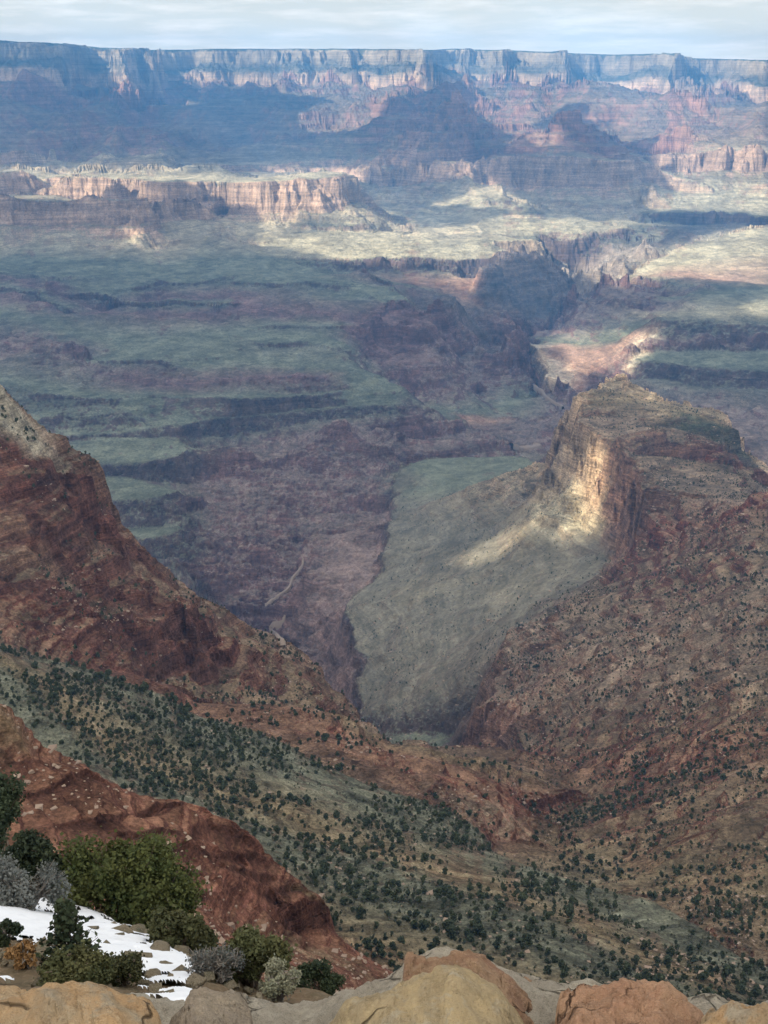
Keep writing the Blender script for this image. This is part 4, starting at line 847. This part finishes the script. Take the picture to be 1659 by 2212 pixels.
def clump_mass(P_, sc, variants, seed):
    g = np.random.default_rng(seed); V, F, I = [], [], []; o_ = 0
    for p, s_ in zip(P_, sc):
        v, f, i = variants[g.integers(len(variants))]; a = g.uniform(0, 6.28); ca, sa = math.cos(a), math.sin(a)
        w_ = v @ np.array([[ca, sa, 0], [-sa, ca, 0], [0, 0, 1.0]]) * s_ + p
        V.append(w_); F.append(f + o_); I.append(i); o_ += len(v)
    return np.concatenate(V), np.concatenate(F), np.concatenate(I)
JS = [juniper_mesh(200 + k, n=70) for k in range(4)]
for k, (v, f, i) in enumerate(JS):                      # far ones: fewer, larger sprays
    c_ = v[:280].reshape(-1, 4, 3).mean(1, keepdims=True); v[:280] = (c_ + (v[:280].reshape(-1, 4, 3) - c_) * 1.9).reshape(-1, 3)
rest = tp[NIND:]
v, f, i = clump_mass(rest, np.clip(gt.lognormal(-.34, .36, len(rest)), .5, 1.5), JM, 3)
far_m = inview * np.where(UN == unit_k['hillside'], 1.0, np.where(UN == unit_k['ridge'], .8, np.where(UN == unit_k['butte'], .55, np.where(UN == unit_k['tonto_slope'], .45, 0)))) * ((r > 640) & (r < 2800))
fp, fu = scatter(far_m, 9000, 15, 1.2)
fsc = np.clip(gt.lognormal(-.62, .38, len(fp)), .22, 1.2)
v2, f2, i2 = clump_mass(fp, fsc, JS, 4)
low_m = inview * ((UN == unit_k['slope']) | ((UN == unit_k['hillside']) & (r < 900))) 
lp, lu = scatter(low_m.astype(float), 9000, 25, .5)
v3, f3, i3 = clump_mass(lp, np.clip(gt.lognormal(-1.5, .38, len(lp)), .10, .5), JS, 9)
vv, ff_, ii_ = join((v, f, 0), (v2, f2, 0), (v3, f3, 0))
o = mesh_obj('scrub', vv, ff_, [M_JUN, M_BARK, leaf_mat('sage_foliage', (.055, .062, .042), (.10, .105, .075))], np.concatenate([i, i2, np.where(np.arange(len(i3)) // 82 % 3 > 0, 2, i3)])); tag(o, 'scattered dark scrub and far junipers speckling the hillsides', 'scrub', kind='stuff')
# pale loose blocks lying on the near slopes
M_BLK = NT('pale_block', .9, .1); M_BLK = M_BLK.color(M_BLK.mix(M_BLK.noise(M_BLK.pos, .8, 4), (.25, .17, .125), (.36, .29, .225)))
def block(g):
    c_ = np.array([(x, y, z) for z in (-.5, .5) for y in (-.5, .5) for x in (-.5, .5)]) * g.uniform(.5, 1.2, 3) * np.array([1.3, 1, .6]); c_ += g.normal(size=c_.shape) * .10
    return c_, np.array([(0, 2, 3, 1), (4, 5, 7, 6), (0, 1, 5, 4), (2, 6, 7, 3), (0, 4, 6, 2), (1, 3, 7, 5)]), np.zeros(6, int)
BL = [block(np.random.default_rng(60 + k)) for k in range(8)]
slp = np.where(TREE > .05, 1.0, .0)
bm = inview * np.where(UN == unit_k['outcrop'], 2.2, np.where(UN == unit_k['slope'], .18, np.where(UN == unit_k['hillside'], .20, np.where(UN == unit_k['ridge'], .35, np.where(UN == unit_k['butte'], .15, np.where(UN == unit_k['tonto_slope'], .10, 0)))))) * (r < 2600)
bm = bm * np.clip(2.2 / np.maximum(r / 300, .5), .1, 4)
TREE_keep = TREE; TREE = np.ones_like(TREE); bp, bu = scatter(bm, 5200, 35, 2.0); TREE = TREE_keep
bs = np.where(bu == unit_k['outcrop'], gt.lognormal(-1.25, .65, len(bp)), np.clip(gt.lognormal(-.1, .4, len(bp)), .3, 3) * np.clip(np.hypot(bp[:, 0], bp[:, 1]) / 800, .7, 1.8))
v, f, i = clump_mass(bp, bs, BL, 12); o = mesh_obj('rubble', v, f, M_BLK); tag(o, 'pale loose blocks strewn over the red slopes', 'rubble', kind='stuff')

# ------------------------------------------------------------------ the near bank with its snow, shrubs and stones
def loft(lines, nu, nt):
    """surface through lines of (u, v, d) given near to far"""
    U = np.linspace(lines[0][0][0], lines[0][-1][0], nu); R_ = []
    for ln in lines:
        A_ = np.array(ln, float); vv_, dd_ = np.interp(U, A_[:, 0], A_[:, 1]), np.interp(U, A_[:, 0], A_[:, 2])
        a_ = az_of(U, vv_); R_.append(np.stack([dd_ * np.sin(a_), dd_ * np.cos(a_), dd_ * slope_of(U, vv_)], -1))
    R_ = np.array(R_); t = np.linspace(0, len(lines) - 1, nt); k = np.clip(t.astype(int), 0, len(lines) - 2); w_ = (t - k)[:, None, None]
    return R_[k] * (1 - w_) + R_[k + 1] * w_
crest = [(-420,1790,34),(-100,1868,30),(0,1903,28),(60,1925,27),(125,1945,26),(210,1979,24),(290,2012,22),(390,2060,19),(480,2113,16.5),(560,2140,15.5),(640,2140,15),(740,2150,14.5),(860,2170,14)]
B = loft([[(-420,2420,7),(860,2480,6)], [(-420,2180,12),(0,2180,11.5),(480,2230,10.5),(860,2300,9.5)], [(-420,1960,22),(0,2020,19),(210,2070,17.5),(400,2120,14.5),(560,2165,13),(860,2230,11.5)], crest,
          [(u, v + 26, d * 1.10) for u, v, d in crest], [(u, v + 240, d * 1.5) for u, v, d in crest]], 420, 300)
bx, by, bz_ = B[..., 0], B[..., 1], B[..., 2]
lump = .16 * noise2(bx / 1.6, by / 1.6, 301) + .09 * noise2(bx / .7, by / .7, 302) + .045 * noise2(bx / .3, by / .3, 303) + .02 * noise2(bx / .12, by / .12, 304)
G = B.copy(); G[..., 2] += lump
gq = (np.arange(299)[:, None] * 420 + np.arange(419)[None, :]); gf = np.stack([gq, gq + 1, gq + 421, gq + 420], -1).reshape(-1, 4)
N = NT('bank_soil', .95, .05)
n1 = N.noise(N.pos, 1.1, 6, .65); n2 = N.noise(N.pos, 9.0, 4, .7)
c = N.mix(N.rng(n1, .35, .65), (.16, .115, .075), (.10, .085, .055)); c = N.mix(N.rng(n2, .5, .7), c, (.22, .17, .12)); N.bump(n2, .7, .05)
o = mesh_obj('bank', G.reshape(-1, 3), gf, N.color(c), smooth_shade=True); tag(o, 'brown earth bank below the wall at the lower left', 'bank', kind='structure')
# snow lies in patches, thickest on the left diagonal
rowsB = np.linspace(0, 5, 300)[:, None]; colU = np.linspace(-420, 860, 420)[None, :]
sb = 1.0 - np.abs(rowsB - 2.25) / 1.05 + .0 * colU
sb = sb - 2.2 * smooth(395, 500, colU + 0 * rowsB) + .40 * noise2(bx / 1.3, by / 1.3, 311) + .46 * noise2(bx / .55, by / .55, 312) + .30 * noise2(bx / .22, by / .22, 313)
sb -= .95 * np.maximum(0, noise2(bx / .8, by / .8, 318) + .5 * noise2(bx / .3, by / .3, 319)) * smooth(2.2, 1.7, rowsB + 0 * colU)
sb -= .25 * smooth(2.1, 1.5, rowsB + 0 * colU) * smooth(330, 250, colU + 0 * rowsB)
sn = np.clip(sb, 0, .5); SNW = B.copy(); SNW[..., 2] += .45 * lump + .16 * smooth(.0, .4, sb) - .03 + .03 * noise2(bx / .9, by / .9, 320)
smk = (sb > .20); fk = (smk[:-1, :-1] & smk[1:, :-1] & smk[:-1, 1:] & smk[1:, 1:]).reshape(-1)
N = NT('snow_crust', .6, .3); N.bump(N.noise(N.pos, 14, 5, .6), .35, .02)
N.color(N.mix(N.rng(N.noise(N.pos, 3.0, 5), .55, .75), (.80, .83, .87), (.66, .69, .73)))
su, si_ = np.unique(gf[fk], return_inverse=True)
o = mesh_obj('snow', SNW.reshape(-1, 3)[su], si_.reshape(-1, 4), N.m, smooth_shade=True); tag(o, 'patch of crusted white snow on the near bank', 'snow', kind='stuff')
def bank_at(u, v):
    """the bank under photo position (u, v): nearest grid point seen there"""
    fy_ = by * math.cos(PITCH) - G[..., 2] * math.sin(PITCH); up_ = by * math.sin(PITCH) + G[..., 2] * math.cos(PITCH)
    uu = PW / 2 + FPX * bx / fy_; vv_ = PH / 2 - FPX * up_ / fy_
    k = np.argmin(((uu - u) ** 2 + (vv_ - v) ** 2)[:245]); return Vector(G.reshape(-1, 3)[k])
def shrub(name, label, cat, u, v, wpx, hpx, mats, n, leaf, seed, twiggy=.5, lobes_n=14, squash=.8, sub='crown', deep=0.0, group=None):
    """a leafy bush rooted on the bank at (u, v); width and height in photo pixels at its distance"""
    p = bank_at(u, v); p = p + Vector((p.x, p.y, 0)).normalized() * deep; p.z -= deep * .9
    sl_ = math.hypot(p.length, 0) / FPX; W_, H_ = wpx * sl_, hpx * sl_ / math.cos(rad(30)); g = np.random.default_rng(seed)
    root = bpy.data.objects.new(name, None); S.collection.objects.link(root); root.location = p; tag(root, label, cat, group)
    lobes = []
    for k in range(lobes_n):
        a = g.uniform(0, 6.28); q_ = math.sqrt(g.random()) * .38 * W_; zz = H_ * (.30 + .52 * g.random() * (1 - (q_ / (.5 * W_)) ** 2 * .8))
        lobes.append((math.cos(a) * q_, math.sin(a) * q_ * squash, zz, g.uniform(.07, .21) * W_ * (.75 + .25 * H_ / W_)))
    pts = crown_points(int(n * 1.9), g, lobes, .10); pts += g.normal(size=pts.shape) * .055 * W_ * (g.random((len(pts), 1)) ** 3); pts[:, 2] = np.maximum(pts[:, 2], .04 * H_)
    lv = leaf_quads(pts, leaf * .60, g); mesh_obj(sub, lv, quads_of(lv), mats[0], parent=root)
    parts = []
    for k, lb in enumerate(lobes):
        e_ = Vector(lb[:3]); m_ = Vector((e_.x * .35, e_.y * .35, e_.z * .45)) + Vector(g.normal(size=3)) * .05 * H_
        tv, tf = tube([(0, 0, -.25), m_, e_, e_ + Vector((e_.x * .25, e_.y * .25, lb[3] * .8))], [.045 * H_ ** .5, .03 * H_ ** .5, .016 * H_ ** .5, .004], 5); parts.append((tv, tf, 0))
        for q2 in range(int(6 * twiggy)):
            s0 = m_.lerp(e_, g.uniform(.2, 1)); dv_ = Vector(g.normal(size=3)); dv_.z = abs(dv_.z); dv_ = dv_.normalized() * lb[3] * g.uniform(.8, 1.5)
            tv, tf = tube([s0, s0 + dv_ * .5 + Vector(g.normal(size=3)) * .04, s0 + dv_], [.016, .010, .004], 4); parts.append((tv, tf, 0))
    bv, bf, bi = join(*parts); mesh_obj('trunk', bv, bf, mats[1], parent=root)
    return root
G_BIG = leaf_mat('oak_leaf', (.036, .052, .014), (.082, .092, .027)); G_DARK = leaf_mat('dark_leaf', (.022, .036, .020), (.045, .060, .028))
G_GREY = leaf_mat('grey_sprig', (.09, .10, .095), (.16, .17, .16)); G_OLIV = leaf_mat('olive_leaf', (.050, .060, .025), (.085, .085, .035))
G_RUST = leaf_mat('dry_leaf', (.17, .09, .035), (.26, .16, .07)); G_PALE = leaf_mat('pale_sprig', (.17, .18, .12), (.26, .26, .18))
shrub('pinyon_pine', 'tall dark pinyon pine at the left edge above the snow', 'pine', -12, 1918, 165, 330, (G_DARK, M_BARK), 7500, .085, 1, lobes_n=22)
shrub('leafy_shrub', 'dark green shrub between the pinyon and the big round shrub', 'shrub', 92, 1950, 150, 180, (G_DARK, M_BARK), 6000, .08, 2, lobes_n=14, deep=1.5)
shrub('leafy_shrub', 'large round olive-green shrub, biggest on the bank', 'shrub', 275, 2025, 320, 222, (G_BIG, M_BARK), 15000, .075, 3, lobes_n=26, deep=.6)
shrub('leafy_shrub', 'dark olive shrub trailing down from the big round one', 'shrub', 405, 2056, 135, 125, (G_OLIV, M_BARK), 6000, .065, 4, deep=.5)
shrub('grey_bush', 'pale grey leafless bush behind the snow at left', 'bush', 52, 1972, 185, 125, (G_GREY, M_TWIG), 4200, .05, 5, twiggy=2.2, lobes_n=22)
shrub('leafy_shrub', 'small dark shrub standing in the snow at the left edge', 'shrub', 8, 2040, 70, 58, (G_DARK, M_TWIG), 1800, .05, 6, twiggy=1)
shrub('leafy_shrub', 'dark green shrub right of the snow tip', 'shrub', 540, 2120, 165, 135, (G_OLIV, M_BARK), 6500, .05, 7, lobes_n=18)
shrub('leafy_shrub', 'rounded green shrub beside the yellow boulder', 'shrub', 688, 2165, 135, 85, (G_DARK, M_BARK), 5000, .035, 8, lobes_n=14)
shrub('grey_bush', 'pale lichen-green bush in front of the green shrubs', 'bush', 600, 2166, 90, 90, (G_PALE, M_TWIG), 2600, .03, 9, twiggy=1.2)
shrub('grey_bush', 'bare grey twiggy bush at the tip of the snow', 'bush', 470, 2125, 130, 90, (G_GREY, M_TWIG), 900, .03, 10, twiggy=3.5, lobes_n=18)
shrub('leafy_shrub', 'low olive shrub on the snow behind the left wall stone', 'shrub', 262, 2125, 110, 62, (G_OLIV, M_BARK), 3600, .035, 11)
shrub('leafy_shrub', 'dark low shrub below the young pine', 'shrub', 160, 2130, 150, 66, (G_OLIV, M_BARK), 6000, .04, 12, lobes_n=18)
shrub('dry_bush', 'rust coloured dry bush on the snow', 'bush', 52, 2090, 60, 52, (G_RUST, M_TWIG), 1500, .035, 13)
# the young pine: whorls of thin branches on a straight stem
def young_pine(u, v, hpx):
    p = bank_at(u, v); H_ = hpx * p.length / FPX / math.cos(rad(32)); g = np.random.default_rng(40)
    root = bpy.data.objects.new('young_pine', None); S.collection.objects.link(root); root.location = p
    tag(root, 'thin young pine with sparse whorled branches in front of the snow', 'pine')
    tv, tf = tube([(0, 0, -.2), (.02, 0, H_ * .5), (0, .02, H_)], [.05, .032, .008], 7); mesh_obj('trunk', tv, tf, M_BARK, parent=root)
    parts, pts = [], []
    for k in range(13):
        zz = H_ * (.12 + .80 * k / 12); R_ = (.62 * H_ * (1 - .86 * k / 12)) * .62
        for b in range(6):
            a = b * 1.047 + k * .5 + g.uniform(-.3, .3); ln = R_ * g.uniform(.7, 1.1)
            e_ = Vector((math.cos(a) * ln, math.sin(a) * ln, zz + .18 * ln)); s0 = Vector((0, 0, zz - .05))
            tv, tf = tube([s0, s0.lerp(e_, .5) - Vector((0, 0, .03)), e_], [.014, .009, .004], 4); parts.append((tv, tf, 0))
            for t in np.linspace(.40, 1.0, 7):
                c_ = s0.lerp(e_, t); pts += [tuple(c_ + Vector(g.normal(size=3)) * .045) for _ in range(2)]
    bv, bf, bi = join(*parts); mesh_obj('branches', bv, bf, M_BARK, parent=root)
    lv = leaf_quads(np.array(pts), .042, g); mesh_obj('needles', lv, quads_of(lv), G_DARK, parent=root)
young_pine(155, 2112, 158)

# ------------------------------------------------------------------ stones
def stone_mat(name, c1, c2, c3, sc=1.0, speck=.25):
    N = NT(name, .9, .15)
    w_ = N.noise(N.pos, 8 * sc, 6, .68, .8); n2 = N.noise(N.pos, 30 * sc, 6, .72); n3 = N.noise(N.pos, 240 * sc, 3, .75); n4 = N.noise(N.pos, 90 * sc, 4, .7)
    c = N.mix(N.rng(w_, .40, .60), c1, c2); c = N.mix(N.rng(N.noise(N.pos, 13 * sc, 5, .7, 1.0), .54, .64), c, c3)
    c = N.mix(N.math('MULTIPLY', N.rng(n2, .52, .66), .6), c, tuple(x * .45 for x in c1))
    c = N.mix(N.math('MULTIPLY', N.rng(n4, .58, .68), .5), c, tuple(min(.8, x * 1.5) for x in c2))
    lay = N.noise(N.mapping(N.pos, (3, 3, 70), (.25, .12, 0)), 1.0, 3, .6); c = N.mix(N.math('MULTIPLY', N.rng(lay, .50, .62), .35), c, tuple(x * .6 for x in c2))
    vn = N.n.new('ShaderNodeTexVoronoi'); vn.feature = 'DISTANCE_TO_EDGE'; vn.inputs['Scale'].default_value = 6.5 * sc
    wp = N.n.new('ShaderNodeVectorMath'); wp.operation = 'MULTIPLY_ADD'; N.l.new(N.n.new('ShaderNodeTexNoise').outputs['Color'], wp.inputs[0]); wp.inputs[1].default_value = (.10, .10, .10); N.l.new(N.pos, wp.inputs[2])
    N.l.new(wp.outputs[0], vn.inputs['Vector'])
    crk = N.math('MULTIPLY', N.rng(vn.outputs['Distance'], .0, .022, 1, 0), N.rng(N.noise(N.pos, 5 * sc, 2, .5), .52, .58))
    c = N.mix(N.math('MULTIPLY', crk, .85), c, tuple(x * .25 for x in c1))
    c = N.mix(N.math('MULTIPLY', N.rng(n3, .56, .66), speck), c, (.10, .08, .06))
    c = N.mix(N.math('MULTIPLY', N.rng(n3, .30, .42, 1, 0), speck), c, (.55, .48, .38))
    h = N.math('ADD', N.math('MULTIPLY', n2, .8), N.math('MULTIPLY', n3, .25)); h = N.math('ADD', h, N.math('MULTIPLY', w_, 1.2)); h = N.math('ADD', h, N.math('MULTIPLY', n4, .4)); h = N.math('SUBTRACT', h, N.math('MULTIPLY', crk, 1.2))
    N.bump(h, 1.0, .016 / sc); return N.color(c)
def wall_stone(name, label, sil, d, depth, height, mat, seed, amp=.017, power=3.0, cat='stone', nu=240, nphi=160, end=.10, kind=None, low=0.0):
    """a stone whose upper outline follows sil (u, v) when seen from the viewpoint; d, depth and height in metres"""
    A_ = np.array(sil, float); U = np.linspace(A_[0, 0], A_[-1, 0], nu); v_ = np.interp(U, A_[:, 0], A_[:, 1]) + (9 if cat == 'stone' else 0) + (9 if cat == 'stone' else 2)
    k5 = np.ones(5) / 5; v_[2:-2] = np.convolve(v_, k5, 'valid'); s_ = slope_of(U, v_); a_ = az_of(U, v_)
    t = (U - U[0]) / (U[-1] - U[0]); tap = np.clip(np.minimum(t, 1 - t) / end, 0, 1); tap = (1 - (1 - tap) ** 2.2) ** .5; tap = np.maximum(tap, .02)
    dd_ = np.interp(U, np.linspace(U[0], U[-1], len(d)), d) if isinstance(d, (list, tuple)) else np.full(nu, d)
    ra, rb = depth * (.55 + .45 * tap), height * (.45 + .55 * tap)
    ph = np.linspace(0, 2 * math.pi, nphi, endpoint=False); cph, sph = np.cos(ph), np.sin(ph)
    sup = lambda x: np.sign(x) * np.abs(x) ** (2 / power)
    oy, oz = sup(cph)[None, :] * ra[:, None], sup(sph)[None, :] * rb[:, None]
    zc_ = s_ * dd_ - np.max(oz - s_[:, None] * oy, axis=1)                  # top tangent to the line of sight
    R_ = dd_[:, None] + oy * tap[:, None] + (1 - tap[:, None]) * 0; H_ = zc_[:, None] + oz
    H_ = np.where(oz < 0, H_ - low * np.abs(sph)[None, :], H_)
    Xs, Ys, Zs = R_ * np.sin(a_)[:, None], R_ * np.cos(a_)[:, None], H_
    nz = sum(noise2((Xs + .7 * Zs) / l_ + seed, (Ys - .6 * Zs) / l_ + 3 * seed, seed + q_) * w_ for q_, (l_, w_) in enumerate(((.16, 1.0), (.07, .7), (.03, .42), (.012, .22))))
    fz = noise2((Xs + .4 * Zs) / .11 + 9, (Ys + .5 * Zs) / .11 + seed, seed + 30); fz = np.round(fz * 3.0) / 3.0      # broken facets
    nz = (nz + .8 * fz) * amp
    Rn = np.hypot(oy, oz) + 1e-6; Xs = Xs + np.sin(a_)[:, None] * oy / Rn * nz; Ys = Ys + np.cos(a_)[:, None] * oy / Rn * nz; Zs = Zs + oz / Rn * nz
    V_ = np.stack([Xs, Ys, Zs], -1).reshape(-1, 3)
    q_ = np.arange(nu - 1)[:, None] * nphi + np.arange(nphi)[None, :]; qn = np.arange(nu - 1)[:, None] * nphi + (np.arange(nphi)[None, :] + 1) % nphi
    F_ = np.stack([q_, qn, qn + nphi, q_ + nphi], -1).reshape(-1, 4)
    c0, c1 = len(V_), len(V_) + 1; V_ = np.concatenate([V_, [V_[:nphi].mean(0)], [V_[-nphi:].mean(0)]])
    k = np.arange(0, nphi, 2); cap0 = np.stack([np.full(len(k), c0), (k + 2) % nphi, (k + 1) % nphi, k], -1); b_ = (nu - 1) * nphi
    cap1 = np.stack([np.full(len(k), c1), b_ + k, b_ + (k + 1) % nphi, b_ + (k + 2) % nphi], -1)
    o = mesh_obj(name, V_, np.concatenate([F_, cap0, cap1]), mat, smooth_shade=True)
    return tag(o, label, cat, 'stones set in the wall' if cat == 'stone' else None, kind)
ST_OR = stone_mat('orange_sandstone', (.49, .32, .17), (.43, .33, .21), (.39, .33, .24))
ST_YE = stone_mat('yellow_sandstone', (.47, .36, .20), (.40, .32, .20), (.45, .39, .28))
ST_RE = stone_mat('red_sandstone', (0.403, 0.232, 0.146), (0.464, 0.293, 0.183), (0.342, 0.207, 0.134))
ST_RB = stone_mat('rust_sandstone', (.29, .16, .10), (.36, .24, .15), (.25, .15, .10))
ST_GR = stone_mat('grey_sandstone', (0.329, 0.275, 0.207), (0.268, 0.220, 0.171), (0.378, 0.317, 0.232), speck=.4)
ST_MO = stone_mat('gritty_mortar', (0.403, 0.366, 0.293), (0.329, 0.293, 0.232), (0.451, 0.403, 0.317), 1.6, speck=.6)
wall_stone('mortar', 'gritty grey mortar of the low wall between its stones', [(-420,2205),(0,2170),(340,2160),(430,2150),(545,2162),(650,2176),(700,2164),(770,2128),(830,2112),(900,2062),(960,2048),(1020,2062),(1090,2090),(1150,2120),(1190,2126),(1290,2140),(1400,2150),(1520,2164),(1659,2176),(2080,2215)], 1.50, .26, .16, ST_MO, 3, amp=.014, cat='mortar', nu=500, end=.02, low=.6)
wall_stone('wall_stone', 'long orange-tan stone with a cracked end, leftmost on the wall', [(-330,2150),(-150,2126),(0,2133),(60,2128),(100,2117),(135,2114),(165,2121),(240,2123),(309,2128),(342,2146),(354,2190)], 1.42, .14, .10, ST_OR, 11, end=.06)
wall_stone('wall_stone', 'grey-brown lumpy stone right of the cracked orange one', [(350,2196),(366,2172),(411,2121),(440,2116),(490,2115),(520,2124),(538,2134),(546,2172)], 1.44, .11, .09, ST_GR, 12, end=.14)
wall_stone('wall_stone', 'rust-red stone slab forming the highest top of the wall', [(866,2106),(874,2056),(919,2044),(970,2036),(1004,2034),(1029,2039),(1079,2074),(1149,2116),(1196,2140)], 1.58, .13, .09, ST_RB, 13, end=.05)
wall_stone('wall_stone', 'big smooth yellow stone in the middle of the wall', [(660,2250),(700,2204),(750,2152),(829,2116),(900,2094),(974,2074),(1014,2084),(1079,2110),(1129,2174),(1165,2240)], 1.40, .15, .13, ST_YE, 14, end=.08, amp=.012)
wall_stone('wall_stone', 'broad pinkish-tan stone right of the yellow one', [(1196,2180),(1208,2120),(1254,2107),(1310,2110),(1374,2114),(1429,2112),(1464,2139),(1514,2184),(1540,2230)], 1.46, .15, .11, ST_RE, 15, end=.06)
wall_stone('wall_stone', 'orange stone at the right end of the wall', [(1500,2230),(1516,2176),(1579,2162),(1659,2164),(1760,2160),(1900,2200)], 1.40, .13, .10, ST_OR, 16, end=.07)
ST_LI = stone_mat('lichen_rock', (.17, .15, .10), (.24, .20, .14), (.12, .12, .08), .15, speck=.2)
def bank_rock(u, v, wpx, label, seed):
    p = bank_at(u, v); g = np.random.default_rng(seed); s_ = wpx * p.length / FPX
    me = bpy.data.meshes.new('rock'); import bmesh
    b_ = bmesh.new(); bmesh.ops.create_icosphere(b_, subdivisions=4, radius=.5)
    ax = [Vector(g.normal(size=3)).normalized() for _ in range(9)]; cut = g.uniform(.30, .46, 9)
    for vt in b_.verts:
        c_ = vt.co
        for n_, k in zip(ax, cut):
            e_ = c_.dot(n_) - k
            if e_ > 0: c_ = c_ - n_ * e_ * .85
        nz = noise2(np.array([c_.x * 4 + seed]), np.array([c_.y * 4 + c_.z * 3]), seed)[0]; vt.co = c_ * (1 + .10 * nz)
        vt.co.z *= .8
    b_.to_mesh(me); b_.free(); me.materials.append(ST_LI)
    o = bpy.data.objects.new('snow_rock', me); S.collection.objects.link(o); o.location = p + Vector((0, 0, s_ * .32)); o.scale = (s_ * 1.45, s_ * 1.3, s_ * 1.3); o.rotation_euler = (0, 0, g.uniform(0, 6))
    tag(o, label, 'rock', 'rocks poking out of the snow')
for k, (u, v, w_, lb) in enumerate([(298,2024,30,'brown rock at the upper edge of the snow'), (340,2068,38,'largest lichen-brown rock poking out of the snow'), (370,2076,28,'rock touching the largest one in the snow'),
        (361,2102,30,'dark rock below the largest one in the snow'), (304,2066,24,'dark rock left of the largest one in the snow'), (334,2116,28,'tall rock in the snow just above the wall'), (410,2086,20,'upper of two small rocks near the snow tip'), (418,2106,20,'lower of two small rocks near the snow tip')]):
    bank_rock(u, v, w_, lb, 70 + k)

# small stones and twigs on the snow and soil
g_ = np.random.default_rng(88); kk = g_.integers(60, 245, 260); ll = g_.integers(90, 330, 260)
DB = [block(np.random.default_rng(90 + k)) for k in range(5)]
v, f, i = clump_mass(G[kk, ll] + np.array([0, 0, .05]), np.clip(g_.lognormal(-2.1, .55, 260), .04, .35), DB, 5)
o = mesh_obj('stone_debris', v, f, ST_LI); tag(o, 'small stones strewn over the snow and soil of the bank', 'debris', kind='stuff')

import gc
del base, unit, got, A, COL, colf, verts, quads, qu, q, X, Y, Z, r, rows, AZ, EL, ELM, VIS, TS, SL, TREE, TREE_keep, kst, gz_r, gz_a, dA, patch, PX, inview, near_m, near_w, far_m, low_m, bm, UN, cum, meas, de, el, vis, zc
gc.collect()
